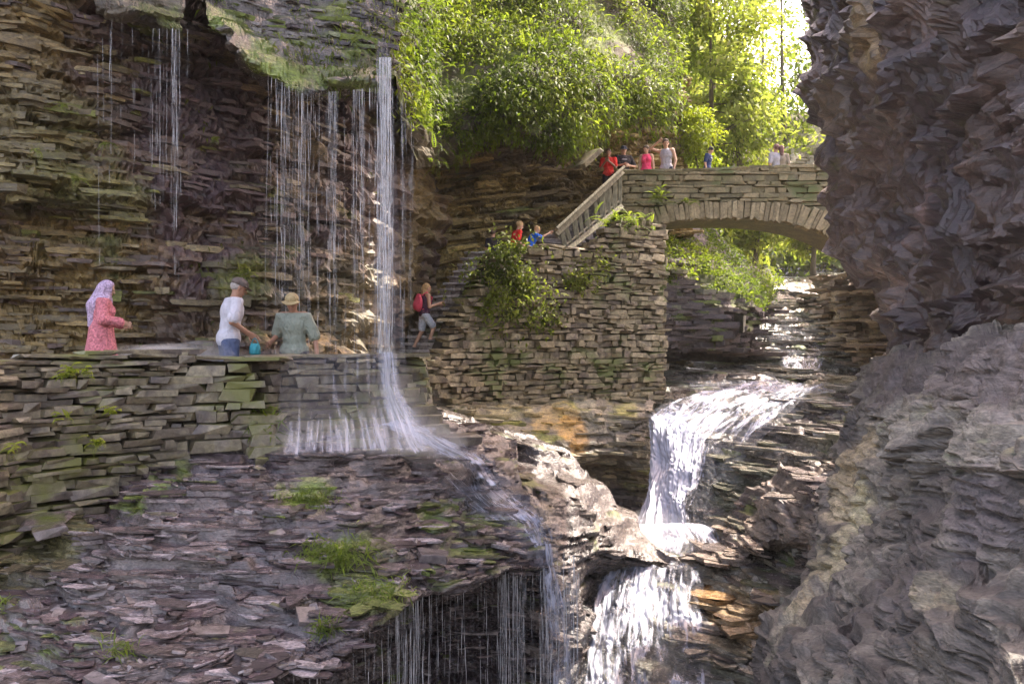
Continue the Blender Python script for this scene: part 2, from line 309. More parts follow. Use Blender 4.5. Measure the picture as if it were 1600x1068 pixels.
# overhanging ledge with the dripping lip
rows = [[(240, -420, 19), (360, -420, 19), (460, -420, 19.5), (560, -420, 20), (660, -420, 21)],
        [(270, -130, 15), (370, -130, 15.4), (470, -130, 15.8), (560, -130, 16.4), (640, -130, 18)],
        [(310, -30, 13.4), (400, 0, 13.5), (480, 20, 13.7), (560, 20, 13.9), (622, 0, 15)],
        [(322, 5, 12.6), (400, 62, 12.6), (478, 92, 12.7), (560, 88, 12.8), (612, 70, 13.6)],
        [(330, 28, 12.2), (402, 104, 12.1), (474, 140, 12.1), (545, 134, 12.2), (606, 128, 12.6)],
        [(333, 42, 12.4), (404, 118, 12.3), (474, 154, 12.3), (545, 146, 12.4), (608, 142, 12.8)],
        [(335, 44, 14.4), (404, 126, 15.3), (474, 160, 15.9), (545, 152, 17), (612, 150, 18.5)],
        [(335, 90, 14.9), (404, 170, 16), (474, 200, 16.6), (545, 200, 17.8), (616, 190, 19.5)]]
rock('overhanging_ledge', rows, 150, 180, (.10, .088, .078), (.045, .036, .038), wet=.95, moss=.34, mosscol=(.11, .14, .025), seed=21, amp=.75, layers=[(.34, .16, 1.2), (.12, .09, .5), (.05, .04, .22)], nb=10,
     blobs=[(410, 90, 12.4, (.5, .6, .5), (.17, .22, .035), .9), (450, 125, 12.3, (.5, .6, .3), (.17, .22, .035), .9), (360, 30, 12.6, (.45, .6, .4), (.16, .22, .03), .9), (585, 110, 12.8, (.35, .7, .5), (.16, .15, .05), .7)])
# left little ledge (source of the thin streams)
rows = [[(120, -160, 13.2), (200, -160, 13.3), (290, -160, 13.6)], [(140, -30, 12.0), (210, -25, 12.0), (290, -10, 12.4)], [(150, 6, 11.6), (215, 14, 11.5), (285, 36, 11.9)],
        [(152, 20, 11.8), (215, 28, 11.7), (285, 58, 12.1)], [(155, 24, 12.8), (215, 34, 12.9), (285, 64, 13.6)]]
rock('small_dripping_ledge', rows, 90, 90, (.075, .062, .04), (.045, .035, .03), wet=.8, moss=.5, mosscol=(.085, .10, .02), seed=24, amp=.5)
# ribbed undercut wall above the stairs
rows = [[(600, 120, 23.5), (690, 120, 24), (770, 120, 24), (860, 120, 25), (950, 120, 26), (1075, 120, 27)],
        [(600, 230, 23), (690, 228, 23.4), (770, 180, 22.8), (860, 195, 23.2), (950, 200, 24), (1075, 205, 27)],
        [(600, 270, 22.8), (690, 262, 23.4), (770, 215, 23.2), (860, 232, 23.8), (950, 235, 25.2), (1075, 250, 27.2)],
        [(600, 330, 22.8), (690, 320, 23.8), (770, 290, 24), (860, 290, 24.8), (950, 290, 26), (1075, 300, 27.6)],
        [(600, 420, 22.8), (690, 400, 24), (770, 380, 24.3), (860, 380, 25.3), (950, 380, 26.3), (1075, 380, 28)],
        [(600, 640, 22.6), (690, 640, 24), (770, 640, 24.3), (860, 640, 25.3), (950, 640, 26.3), (1075, 640, 28)]]
rock('undercut_wall', rows, 200, 200, (.27, .20, .065), (.11, .08, .035), wet=.2, moss=.12, mosscol=(.09, .10, .02), seed=31, tilt=(-.16, 0), amp=1.15, nb=16, layers=[(.42, .28, 2.4), (.16, .16, .9), (.07, .06, .35)], mat='dryrock',
     blobs=[(700, 350, 22.5, (1.3, 2, 1.3), (.10, .10, .03), .5), (800, 240, 23.4, (1.8, 2, .7), (.12, .095, .07), .8), (690, 310, 22.5, (1.0, 1, .5), (.15, .14, .03), .7)])
# slope above, carrying the hanging greenery
hang = [[(560, -700, 32), (700, -700, 34), (840, -700, 35), (960, -700, 36), (1020, -700, 38), (1100, -700, 40)],
        [(575, -60, 19), (700, -60, 24.5), (840, -60, 25.5), (960, -60, 27), (1020, -60, 28.5), (1075, -60, 30)],
        [(598, 40, 17.2), (690, 60, 22.2), (840, 70, 23.2), (950, 80, 24.5), (1010, 85, 26), (1062, 90, 27.5)],
        [(622, 140, 17.4), (690, 150, 21.0), (820, 120, 21.8), (930, 135, 23), (1000, 140, 24.8), (1055, 145, 26.4)],
        [(640, 240, 18.6), (690, 236, 20.6), (775, 180, 20.8), (890, 232, 21.6), (968, 186, 24.4), (1052, 196, 25.8)],
        [(642, 262, 19.2), (695, 250, 21.4), (775, 192, 21.6), (895, 240, 22.6), (972, 196, 26), (1058, 212, 27)]]
rock('green_slope', hang, 140, 130, (.08, .065, .035), (.05, .04, .025), wet=0, moss=.6, mosscol=(.10, .13, .02), seed=41, amp=.7, mat='dryrock')
# terrace shelf: the big sloping ledge in the foreground
sh = [[(-140, 700, 10.9), (60, 690, 11.0), (240, 655, 11.1), (400, 650, 11.4), (520, 662, 11.9), (640, 660, 12.8), (730, 672, 14.2), (800, 700, 14.9)],
      [(-140, 900, 8.6), (60, 830, 9.0), (240, 735, 9.9), (400, 715, 10.4), (520, 716, 10.7), (640, 716, 11.5), (730, 730, 12.4), (800, 750, 13.0)],
      [(-140, 960, 7.8), (80, 900, 8.1), (250, 810, 8.7), (410, 780, 9.2), (530, 778, 9.7), (650, 780, 10.3), (745, 790, 11.0), (825, 790, 11.6)],
      [(-140, 1050, 7.0), (120, 985, 7.2), (300, 905, 7.7), (440, 870, 8.1), (560, 845, 8.7), (660, 842, 9.4), (755, 835, 10.1), (842, 825, 10.8)],
      [(-140, 1180, 6.1), (170, 1080, 6.3), (370, 1000, 6.8), (500, 950, 7.3), (590, 905, 7.9), (662, 882, 8.8), (760, 868, 9.6), (850, 862, 10.2)],
      [(-140, 1260, 5.6), (190, 1180, 5.8), (400, 1062, 6.3), (520, 1000, 6.9), (606, 950, 7.5), (668, 908, 8.5), (768, 890, 9.3), (856, 885, 10.0)],
      [(-140, 1300, 5.7), (200, 1220, 5.9), (410, 1085, 6.4), (530, 1022, 7.0), (612, 975, 7.6), (672, 925, 8.6), (772, 905, 9.4), (860, 900, 10.1)],
      [(-140, 1240, 7.2), (220, 1190, 7.4), (430, 1090, 8.0), (545, 1020, 8.8), (620, 980, 9.6), (676, 925, 10.8), (775, 905, 11.3), (864, 905, 11.2)],
      [(-140, 1900, 7.6), (230, 1900, 7.8), (440, 1700, 8.3), (550, 1600, 9.1), (625, 1500, 10.0), (680, 1400, 11.2), (778, 1400, 11.7), (868, 1400, 11.5)]]
rock('terrace_shelf', sh, 370, 380, (.085, .068, .064), (.036, .026, .032), wet=1, moss=.16, mosscol=(.10, .125, .025), seed=51, tilt=(.05, .02), amp=.85, nb=16, bl=.45, terr=1, layers=[(.22, .16, 1.5), (.09, .08, .8), (.042, .04, .4)], warp=.45,
     blobs=[(475, 785, 9.5, (.32, .8, .30), (.15, .20, .03), .95), (530, 868, 8.4, (.26, .6, .25), (.15, .20, .03), .95), (575, 930, 7.8, (.28, .5, .2), (.14, .18, .035), .85), (390, 670, 10.9, (.6, .5, .16), (.14, .18, .03), .8),
            (40, 850, 8.7, (1.0, 1.4, .7), (.12, .11, .045), .8), (560, 890, 8.0, (.5, .8, .4), (.11, .12, .04), .5), (620, 960, 7.6, (.18, .5, .5), (.15, .17, .05), .7)])
# bluff right of the shelf and its dark back
rows = [[(655, 700, 18.6), (740, 760, 18.4), (850, 800, 18), (930, 860, 17.6), (1000, 900, 17.2), (1060, 930, 16.8)],
        [(650, 640, 17.0), (735, 655, 17.3), (835, 690, 17.2), (915, 735, 16.9), (985, 806, 16.4), (1045, 868, 16.0)],
        [(660, 655, 16.0), (745, 690, 15.8), (845, 720, 15.6), (925, 765, 15.5), (985, 828, 15.4), (1088, 893, 15.2)],
        [(690, 680, 14.8), (765, 728, 14.4), (850, 765, 14.1), (915, 800, 14.0), (975, 850, 14.4), (1050, 900, 14.9)],
        [(720, 720, 13.6), (790, 762, 13.0), (860, 800, 12.9), (905, 838, 13.2), (950, 868, 14.0), (1000, 890, 14.6)],
        [(735, 750, 12.6), (810, 795, 11.9), (862, 850, 12.0), (892, 892, 12.6), (925, 900, 13.8), (960, 905, 14.6)],
        [(740, 800, 12.2), (835, 850, 11.2), (872, 920, 11.6), (905, 950, 12.3), (925, 960, 13.6), (940, 980, 14.4)],
        [(742, 1000, 12.2), (845, 1000, 11.3), (880, 1020, 11.7), (905, 1040, 12.4), (918, 1060, 13.4), (925, 1080, 14.2)],
        [(742, 1400, 12.2), (850, 1400, 11.3), (882, 1400, 11.7), (905, 1400, 12.4), (915, 1400, 13.4), (925, 1400, 14.2)]]
rock('middle_bluff', rows, 170, 250, (.085, .070, .062), (.048, .038, .037), wet=.9, moss=.12, seed=61, tilt=(.28, -.02), amp=.5, nb=20, bl=.5, layers=[(.42, .22, 1.8), (.16, .10, 1.0), (.06, .04, .5)],
     blobs=[(905, 930, 12.4, (.6, 1, .9), (.07, .058, .058), .7), (860, 800, 12.6, (.25, .6, .3), (.20, .17, .10), .6), (740, 690, 15.5, (.7, 1, .4), (.17, .15, .09), .6)])
# rock under the retaining wall, with the ochre seep and the black cave below
rows = [[(640, 590, 19.6), (730, 612, 20.2), (860, 612, 21.2), (940, 612, 21.8), (1018, 612, 22.2), (1040, 612, 24)],
        [(640, 612, 18.4), (730, 634, 19.0), (860, 632, 20.0), (940, 632, 20.6), (1014, 632, 21.0), (1030, 632, 23)],
        [(650, 650, 17.6), (740, 668, 18.5), (860, 668, 19.6), (940, 668, 20.2), (1016, 668, 20.7), (1030, 668, 23)],
        [(670, 690, 16.8), (760, 706, 17.8), (870, 700, 19.2), (940, 702, 20.0), (1018, 706, 20.4), (1030, 706, 23)],
        [(690, 740, 16.6), (790, 745, 17.6), (890, 722, 19.4), (940, 718, 20.3), (1018, 738, 20.6), (1030, 740, 23)],
        [(700, 760, 18.4), (800, 760, 19.4), (900, 730, 21.0), (950, 732, 21.8), (1016, 745, 21.7), (1030, 750, 23.2)],
        [(700, 1100, 18.6), (800, 1100, 19.6), (900, 1100, 21.2), (950, 1100, 22), (1016, 1100, 21.9), (1030, 1100, 23.4)]]
rock('footing_rock', rows, 160, 160, (.19, .165, .10), (.11, .09, .06), wet=.5, moss=.22, mosscol=(.14, .15, .03), seed=71, tilt=(.06, 0), amp=.5, nb=14, layers=[(.30, .22, 2.2), (.12, .10, .8), (.05, .04, .3)],
     blobs=[(870, 650, 19.7, (.7, 1.5, .35), (.46, .31, .10), .8), (900, 685, 19.8, (.28, 1.5, .5), RUST, .95), (885, 665, 19.8, (.2, 1.5, .4), (.50, .30, .07), .9), (800, 645, 19.2, (1.0, 1.5, .2), (.40, .33, .14), .7), (980, 640, 20.6, (.5, 1.5, .25), (.34, .29, .08), .85), (960, 790, 21.8, (1.4, 2, .9), (.07, .055, .06), .9)])  # last blob darkens the cave: its shade is in the rock colour
# bank behind the pier: dark undercut block, mossy top, ledges at its foot
rows = [[(995, 280, 27), (1060, 330, 30), (1110, 350, 31), (1160, 400, 33), (1225, 440, 35)],
        [(995, 360, 26), (1050, 372, 27.5), (1095, 385, 28.5), (1150, 430, 30), (1205, 450, 32)],
        [(995, 420, 25), (1050, 432, 25.4), (1110, 445, 26), (1155, 465, 27), (1198, 486, 28.4)],
        [(995, 450, 24.6), (1050, 458, 24.8), (1110, 472, 25.2), (1155, 484, 26), (1190, 502, 27.4)],
        [(995, 535, 24.8), (1050, 537, 25), (1110, 542, 25.4), (1150, 546, 26.2), (1180, 548, 27.6)],
        [(995, 545, 26.4), (1050, 547, 26.6), (1110, 550, 27), (1150, 552, 27.8), (1190, 553, 29)],
        [(995, 562, 26.6), (1050, 563, 26.8), (1110, 565, 27.2), (1150, 566, 28), (1190, 566, 29)]]
rock('gorge_bank', rows, 150, 190, (.085, .06, .052), (.05, .038, .038), wet=.2, moss=.3, seed=81, amp=.55, nb=20, layers=[(.5, .22, 2.6), (.17, .12, 1.1), (.07, .05, .4)], mat='dryrock',
     blobs=[(1110, 440, 27, (1.6, 3, .9), (.08, .11, .02), .8)])
# streambed
sb = [[(1110, 400, 58), (1190, 405, 58), (1230, 405, 58), (1280, 400, 58), (1400, 390, 58)],
      [(1160, 455, 44), (1190, 452, 44), (1230, 452, 44), (1285, 456, 44), (1400, 440, 44)],
      [(1140, 500, 36), (1190, 500, 36), (1235, 498, 36), (1285, 500, 36), (1400, 500, 35)],
      [(1120, 540, 31.5), (1190, 538, 31), (1240, 536, 31), (1290, 538, 31), (1420, 530, 29.5)],
      [(1010, 566, 28.6), (1120, 562, 28.8), (1212, 556, 28.8), (1296, 555, 28.6), (1430, 545, 26.5)],
      [(1010, 580, 26.4), (1120, 582, 26.4), (1212, 584, 26.4), (1290, 582, 26.2), (1430, 566, 24)],
      [(1010, 604, 24.2), (1110, 603, 24), (1210, 604, 23.6), (1300, 600, 22.8), (1430, 590, 20.5)],
      [(1012, 640, 21.4), (1090, 622, 21.2), (1170, 618, 20.8), (1270, 625, 20), (1420, 630, 17.6)],
      [(1014, 668, 20.6), (1062, 672, 19.8), (1150, 672, 19.2), (1260, 680, 17.8), (1410, 690, 15.6)],
      [(1020, 745, 19.2), (1070, 750, 18.4), (1130, 745, 17.8), (1240, 755, 16.4), (1400, 770, 13.6)],
      [(1020, 822, 18.2), (1075, 825, 17.6), (1120, 822, 16.6), (1215, 842, 15.0), (1390, 880, 11.8)],
      [(985, 852, 17.0), (1060, 858, 16.6), (1120, 866, 15.9), (1200, 900, 14.0), (1380, 960, 10.9)],
      [(935, 895, 15.9), (1010, 893, 15.5), (1095, 895, 15.0), (1180, 935, 13.4), (1360, 1010, 10.4)],
      [(920, 968, 14.6), (1000, 975, 14.1), (1095, 975, 13.6), (1180, 1005, 12.5), (1340, 1100, 10)],
      [(905, 1080, 13.0), (1000, 1085, 12.6), (1095, 1085, 12.2), (1180, 1100, 11.8), (1320, 1200, 9.8)],
      [(880, 1260, 11.4), (1000, 1260, 11.2), (1095, 1260, 11), (1180, 1260, 10.6), (1320, 1300, 9.6)]]
rock('streambed', sb, 210, 310, (.125, .115, .088), (.075, .062, .06), wet=.95, moss=.10, mosscol=(.08, .10, .035), seed=91, tilt=(.03, -.02), amp=.55, layers=[(.40, .22, 3.2), (.15, .12, 1.3), (.06, .05, .5)], warp=.14,
     blobs=[(1150, 960, 13.2, (.7, 1.5, .5), (.24, .16, .08), .8), (1330, 600, 22, (1.2, 2, .6), (.30, .24, .16), .7), (1150, 760, 17.4, (.9, 1.5, .8), (.10, .11, .07), .6), (1110, 930, 14.4, (.25, 1, .3), (.42, .22, .08), .8), (1240, 480, 38, (1.8, 8, 1.5), (.32, .28, .2), .7)])
# dark hollow and ledges between the stream and the right wall
rows = [[(1105, 845, 16.4), (1150, 780, 16.6), (1210, 740, 16.2), (1290, 720, 15), (1400, 700, 13)],
        [(1110, 870, 15.2), (1150, 850, 15.2), (1195, 800, 14.6), (1260, 770, 13.6), (1380, 760, 11.6)],
        [(1112, 880, 14.8), (1160, 870, 14.6), (1210, 845, 13.8), (1270, 840, 12.8), (1380, 830, 11)],
        [(1112, 882, 15.6), (1165, 878, 15.6), (1215, 875, 15), (1270, 880, 14), (1380, 870, 12)],
        [(1108, 905, 14.6), (1165, 905, 14.6), (1210, 905, 14.2), (1270, 905, 13.2), (1380, 900, 11.6)],
        [(1100, 925, 14.0), (1160, 935, 13.7), (1215, 940, 13.2), (1270, 940, 12.4), (1380, 940, 11)],
        [(1090, 1000, 13.2), (1160, 1010, 12.9), (1215, 1010, 12.4), (1270, 1010, 11.6), (1380, 1010, 10.4)],
        [(1085, 1200, 12.4), (1160, 1200, 12.1), (1215, 1200, 11.7), (1270, 1200, 11), (1380, 1200, 10)]]
rock('stream_ledges', rows, 150, 220, (.13, .105, .085), (.075, .058, .055), wet=.7, moss=.05, seed=95, tilt=(.04, 0), amp=.55, layers=[(.42, .24, 2.5), (.15, .12, 1.0), (.06, .05, .4)],
     blobs=[(1170, 960, 13.2, (.6, 1.5, .35), (.26, .17, .09), .8), (1120, 925, 14, (.22, .8, .2), (.45, .25, .09), .8)])
# right wall, upper overhanging part
rows = [[(1215, -2300, 27), (1290, -2300, 15), (1380, -2300, 11), (1500, -2300, 8.4), (1700, -2300, 6.0)],  # unseen rows above the view, raised and run back to block the sun
        [(1220, -700, 27), (1290, -700, 15), (1380, -700, 11), (1500, -700, 8.4), (1700, -700, 6.0)],
        [(1240, -220, 23), (1295, -220, 14.2), (1380, -220, 10.6), (1500, -220, 8), (1700, -220, 5.6)],
        [(1249, -60, 19.5), (1300, -60, 13.2), (1380, -60, 10.2), (1500, -60, 7.6), (1700, -60, 5.2)],
        [(1262, 60, 16.6), (1305, 60, 13.0), (1390, 60, 10.0), (1500, 60, 7.5), (1700, 60, 5.1)],
        [(1258, 150, 15.6), (1310, 150, 13.2), (1390, 150, 10.3), (1500, 150, 7.7), (1700, 150, 5.2)],
        [(1268, 215, 15.8), (1320, 215, 13.4), (1400, 215, 10.8), (1500, 215, 8.0), (1700, 215, 5.4)],
        [(1276, 300, 16.2), (1325, 300, 13.8), (1410, 300, 11.0), (1500, 300, 8.4), (1700, 300, 5.7)],
        [(1292, 390, 16.2), (1338, 400, 13.8), (1415, 400, 11.0), (1500, 400, 8.6), (1700, 400, 6.0)],
        [(1340, 450, 15.6), (1376, 450, 13.6), (1430, 460, 11.0), (1510, 470, 8.8), (1700, 470, 6.2)],
        [(1398, 520, 15.2), (1412, 525, 13.4), (1440, 525, 11.2), (1510, 530, 9.2), (1700, 530, 6.6)],
        [(1398, 570, 15.4), (1412, 570, 13.8), (1440, 570, 11.6), (1510, 570, 9.6), (1700, 570, 7)]]
rock('right_cliff', rows, 280, 370, (.095, .062, .052), (.036, .022, .028), wet=.8, moss=.06, mosscol=(.09, .085, .03), seed=101, tilt=(-.10, .02), amp=.8, layers=[(.75, .26, 2.2), (.24, .10, 1.4), (.09, .045, .9)], warp=.5, lump=.34, nb=60, bl=.35,
     blobs=[(1372, 60, 10.4, (.3, 1, .6), (.34, .25, .15), .9), (1385, 260, 10.8, (.22, 1, .9), (.32, .23, .17), .9), (1560, 160, 6.5, (.45, 1, .45), (.24, .20, .20), .8), (1560, 60, 6.2, (.5, 1, .3), (.17, .12, .08), .7), (1310, 180, 13.4, (.5, 2, 1.2), (.19, .14, .10), .7), (1400, 350, 11, (.35, 1, .6), (.20, .13, .12), .7), (1350, 460, 13.8, (.4, 1.5, .5), (.28, .18, .14), .8)])  # the light grey blob is a wet highlight painted into the colour
# right wall, lower bulging part
lo = [[(1372, 560, 13.6), (1420, 548, 11.8), (1480, 540, 10.0), (1560, 535, 8.2), (1720, 530, 6.4)],
      [(1362, 575, 12.0), (1400, 565, 10.6), (1470, 560, 8.8), (1560, 560, 7.0), (1720, 560, 5.2)],
      [(1336, 640, 11.0), (1380, 630, 9.6), (1460, 630, 7.8), (1560, 630, 6.2), (1720, 630, 4.6)],
      [(1312, 720, 10.2), (1365, 715, 9.0), (1450, 715, 7.2), (1560, 715, 5.6), (1720, 715, 4.2)],
      [(1296, 800, 9.8), (1350, 800, 8.6), (1445, 800, 6.8), (1560, 800, 5.2), (1720, 800, 3.9)],
      [(1272, 900, 9.2), (1330, 900, 8.1), (1420, 900, 6.5), (1540, 900, 5.0), (1720, 900, 3.7)],
      [(1232, 970, 8.6), (1290, 970, 7.5), (1390, 970, 6.1), (1530, 970, 4.7), (1720, 970, 3.5)],
      [(1203, 1005, 8.2), (1270, 1030, 7.0), (1380, 1040, 5.7), (1530, 1040, 4.4), (1720, 1040, 3.3)],
      [(1208, 1090, 7.8), (1270, 1120, 6.7), (1380, 1130, 5.4), (1530, 1130, 4.1), (1720, 1130, 3.1)],
      [(1208, 1500, 7.6), (1270, 1500, 6.6), (1380, 1500, 5.2), (1530, 1500, 4.0), (1720, 1500, 3.0)]]
for k, r in enumerate(lo): r.insert(0, (r[0][0]+8, r[0][1]+2, r[0][2]+3.0))
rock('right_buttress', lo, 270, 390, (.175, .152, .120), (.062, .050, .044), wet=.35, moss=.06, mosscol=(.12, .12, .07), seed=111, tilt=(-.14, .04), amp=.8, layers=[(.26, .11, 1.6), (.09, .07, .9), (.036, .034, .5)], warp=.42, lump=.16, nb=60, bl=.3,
     blobs=[(1440, 565, 10.0, (2.6, 3, .5), (.10, .075, .072), .8), (1600, 570, 6.2, (2.2, 3, .45), (.10, .075, .072), .8), (1345, 740, 9.4, (.22, .8, .5), (.34, .26, .15), .8), (1320, 800, 9.4, (.22, .9, .35), (.40, .32, .20), .9), (1358, 820, 8.6, (.13, .7, .5), (.46, .40, .24), .85), (1300, 900, 8.9, (.26, .9, .45), (.36, .30, .18), .9),  # first two blobs blend into the cliff and paint in the overhang's shade
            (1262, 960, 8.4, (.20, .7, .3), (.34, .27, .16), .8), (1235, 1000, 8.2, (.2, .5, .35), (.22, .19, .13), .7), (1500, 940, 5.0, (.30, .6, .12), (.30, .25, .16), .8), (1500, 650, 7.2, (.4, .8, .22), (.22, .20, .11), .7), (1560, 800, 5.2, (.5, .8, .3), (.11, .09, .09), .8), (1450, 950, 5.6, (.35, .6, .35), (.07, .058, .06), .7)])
# right bank further up the gorge, catching the light
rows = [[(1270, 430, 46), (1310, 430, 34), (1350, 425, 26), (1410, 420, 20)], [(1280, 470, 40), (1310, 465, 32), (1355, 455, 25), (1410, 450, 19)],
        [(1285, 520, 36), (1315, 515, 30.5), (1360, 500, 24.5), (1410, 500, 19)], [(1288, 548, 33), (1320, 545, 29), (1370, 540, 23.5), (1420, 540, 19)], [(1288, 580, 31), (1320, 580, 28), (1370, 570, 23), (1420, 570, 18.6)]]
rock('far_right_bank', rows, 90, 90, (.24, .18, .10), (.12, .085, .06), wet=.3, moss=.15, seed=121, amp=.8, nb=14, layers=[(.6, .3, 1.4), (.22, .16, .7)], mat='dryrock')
# pale sunny ledges seen over the bridge and wooded slopes behind
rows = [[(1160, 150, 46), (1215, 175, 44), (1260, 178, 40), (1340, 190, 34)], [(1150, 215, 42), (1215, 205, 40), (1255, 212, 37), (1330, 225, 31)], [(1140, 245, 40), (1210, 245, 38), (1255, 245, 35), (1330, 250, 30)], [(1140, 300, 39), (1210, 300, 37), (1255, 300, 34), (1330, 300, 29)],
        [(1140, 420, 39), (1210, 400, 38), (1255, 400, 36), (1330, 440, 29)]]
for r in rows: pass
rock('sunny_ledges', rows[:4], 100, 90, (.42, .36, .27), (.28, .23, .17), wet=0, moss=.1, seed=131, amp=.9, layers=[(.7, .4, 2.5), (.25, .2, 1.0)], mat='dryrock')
hillr = [[(300, -420, 110), (900, -300, 110), (1080, -20, 115), (1140, 170, 120), (1330, 230, 125), (1500, 190, 125)],
         [(500, -200, 80), (950, -100, 80), (1070, 100, 85), (1140, 235, 92), (1300, 270, 95), (1500, 230, 95)],
         [(700, 60, 58), (980, 100, 58), (1090, 200, 60), (1180, 290, 64), (1300, 330, 66), (1500, 330, 66)],
         [(800, 300, 42), (1000, 300, 42), (1080, 330, 44), (1160, 350, 50), (1290, 360, 56), (1500, 360, 56)],
         [(900, 440, 36), (1010, 430, 36), (1090, 425, 37), (1150, 420, 42), (1230, 420, 50), (1400, 420, 50)]]
rock('wooded_hillside', hillr, 160, 140, (.07, .085, .03), (.05, .06, .02), wet=0, moss=.6, mosscol=(.06, .09, .015), seed=141, amp=1.5, layers=[(1.5, .5, 4)], mat='dryrock')
def plates(rname, count, maskf, L, D, T, cols, seed, tilt=(0, 0), wet=.8, prot=.2, pw=1.0, mossy=0.0, yj=.28, cv=.35, mosscol=(.10, .12, .025), dz=0):
    # thin beds of shale breaking out of the rock face: jagged horizontal slabs, back half inside the rock
    G, n = ROCKS[rname]; r = np.random.default_rng(seed); H, W = G.shape[:2]; m = count*8; i = r.integers(2, H-2, m); j = r.integers(2, W-2, m); p = G[i, j]; nn = blur(n, 6)[i, j]
    area_w = np.ones(m); rc_ = ROCKCOL[rname][0][i, j]; bk_ = ROCKCOL[rname][1][i, j]; keep = np.nonzero((r.random(m) < maskf(p, nn, j/W, i/H)))[0][:count]; p = p[keep]; nn = nn[keep]; k = len(p); rc_ = rc_[keep]; bk_ = bk_[keep]
    nh = nn.copy(); nh[:, 2] = 0; ln = np.linalg.norm(nh, axis=1, keepdims=True); nh = np.where(ln > .12, nh/(ln+1e-9), np.array([[0, -1., 0]])); a = r.normal(size=k)*yj; ca, sa = np.cos(a), np.sin(a)
    y = np.stack([nh[:, 0]*ca-nh[:, 1]*sa, nh[:, 0]*sa+nh[:, 1]*ca, np.zeros(k)], 1); x = np.stack([y[:, 1], -y[:, 0], np.zeros(k)], 1)
    sc_ = np.sqrt(np.maximum(p[:, 1], 3)/9)**pw; l = L*np.exp(np.clip(r.normal(size=k)*.4, -.8, .65))*sc_; d = D*np.exp(r.normal(size=k)*.35)*sc_; t = T*np.exp(r.normal(size=k)*.45)*sc_
    K = 11; th = np.linspace(0, 2*np.pi, K, endpoint=False)[None]+r.uniform(-.22, .22, (k, K)); rad = r.uniform(.72, 1.12, (k, K)); sq = 1/np.maximum(np.abs(np.cos(th)), np.abs(np.sin(th)))**.7
    ux = np.cos(th)*rad*sq*l[:, None]*.5; uy = np.sin(th)*rad*sq*d[:, None]*.5
    c = p-nh*(d*(.5-prot))[:, None]; c[:, 2] += dz
    top = c[:, None]+x[:, None]*ux[..., None]+y[:, None]*uy[..., None]; inset = r.uniform(.86, 1.0, (k, K))[..., None]
    bot = c[:, None]+(x[:, None]*ux[..., None]+y[:, None]*uy[..., None])*inset
    tl_ = tilt[0]*(top[..., 0]-c[:, None, 0])+tilt[1]*(top[..., 1]-c[:, None, 1]); wob = r.normal(size=(k, 1))*.012
    top[..., 2] += t[:, None]*.5-tl_+wob*ux; bot[..., 2] += -t[:, None]*.5-tl_+wob*ux+r.uniform(-.2, .2, (k, K))*t[:, None]
    V = np.concatenate([top, bot], 1).reshape(-1, 3); b = (np.arange(k)*2*K)[:, None]
    ii = np.arange(K); side = np.stack([b+ii, b+K+ii, b+K+(ii+1) % K, b+(ii+1) % K], -1).reshape(-1, 4)
    tf = []
    for q in range(0, K-2, 2):
        tf.append(np.stack([b[:, 0], b[:, 0]+q+1, b[:, 0]+q+2, b[:, 0]+min(q+3, K-1)], 1)); tf.append(np.stack([b[:, 0]+K, b[:, 0]+K+min(q+3, K-1), b[:, 0]+K+q+2, b[:, 0]+K+q+1], 1))
    tfa = np.concatenate(tf); good = tfa[:, 2] != tfa[:, 3]; tri = tfa[~good][:, :3]; Fq = np.concatenate([side, tfa[good]])
    cols = np.array(cols); ci = r.integers(0, len(cols), k); col = np.where(((bk_ > .3)|(r.random(k) < .4))[:, None], rc_*1.1, cols[ci])*r.uniform(1-cv, 1+cv, (k, 1)); mo = (fbm(p*1.6, seed+2, 3)+r.normal(size=k)*.15 > .55-mossy)[:, None]; col = np.where(mo, np.array(mosscol)*r.uniform(.6, 1.3, (k, 1)), col)
    wt = np.where(mo, .1, wet); ca4 = np.repeat(np.concatenate([col, wt], 1), 2*K, 0)
    Ft = [f for f in tri.tolist()]
    me = mesh_np('rock_beds', V, np.concatenate([Fq]), False, ca4) if not Ft else None
    if me is None:
        a3 = np.concatenate([tri, tri[:, 2:3]], 1); me = mesh_np('rock_beds', V, Fq, False, ca4)
    o = link('rock_beds', me, M['rock']); o.parent = bpy.data.objects[rname]; o['kind'] = 'stuff'; return o
def in_water(p):
    px = 800+p[:, 0]/p[:, 1]*F; py = 534-p[:, 2]/p[:, 1]*F
    return 1.0*(((px < 1100) & (py > 655)) | ((px < 1135) & (py > 812) & (py < 900)) | ((px < 1200) & (py > 606) & (py < 660)))
GR = [(.145, .112, .110), (.060, .042, .048), (.19, .158, .158), (.090, .066, .070), (.27, .235, .24)]
plates('terrace_shelf', 2300, lambda p, n, u, v: (n[:, 2] > .2)*(v < .60)*(u < .97)*1.0, .40, .20, .020, GR, 401, (.05, .02), 1.0, .12, 1.0, -.5, yj=.12, cv=.18, mosscol= (.13, .16, .03), dz=.004)
plates('middle_bluff', 330, lambda p, n, u, v: (v < .75)*(u < .86)*1.0, .45, .3, .05, [(.085, .07, .062), (.05, .04, .038), (.11, .09, .082)], 402, (.22, 0), .9, .08, .8, 0)
plates('streambed', 1500, lambda p, n, u, v: (v > .12)*(1-in_water(p)), .75, .4, .05, [(.13, .115, .09), (.075, .06, .056), (.17, .15, .125), (.10, .095, .06)], 403, (.03, 0), .95, .16, .5, -.1, yj=.12)
plates('stream_ledges', 420, lambda p, n, u, v: np.ones(len(p)), .6, .35, .055, [(.13, .10, .08), (.08, .06, .055), (.18, .14, .11)], 404, (.04, 0), .9, .13, .5, -.2, yj=.12)
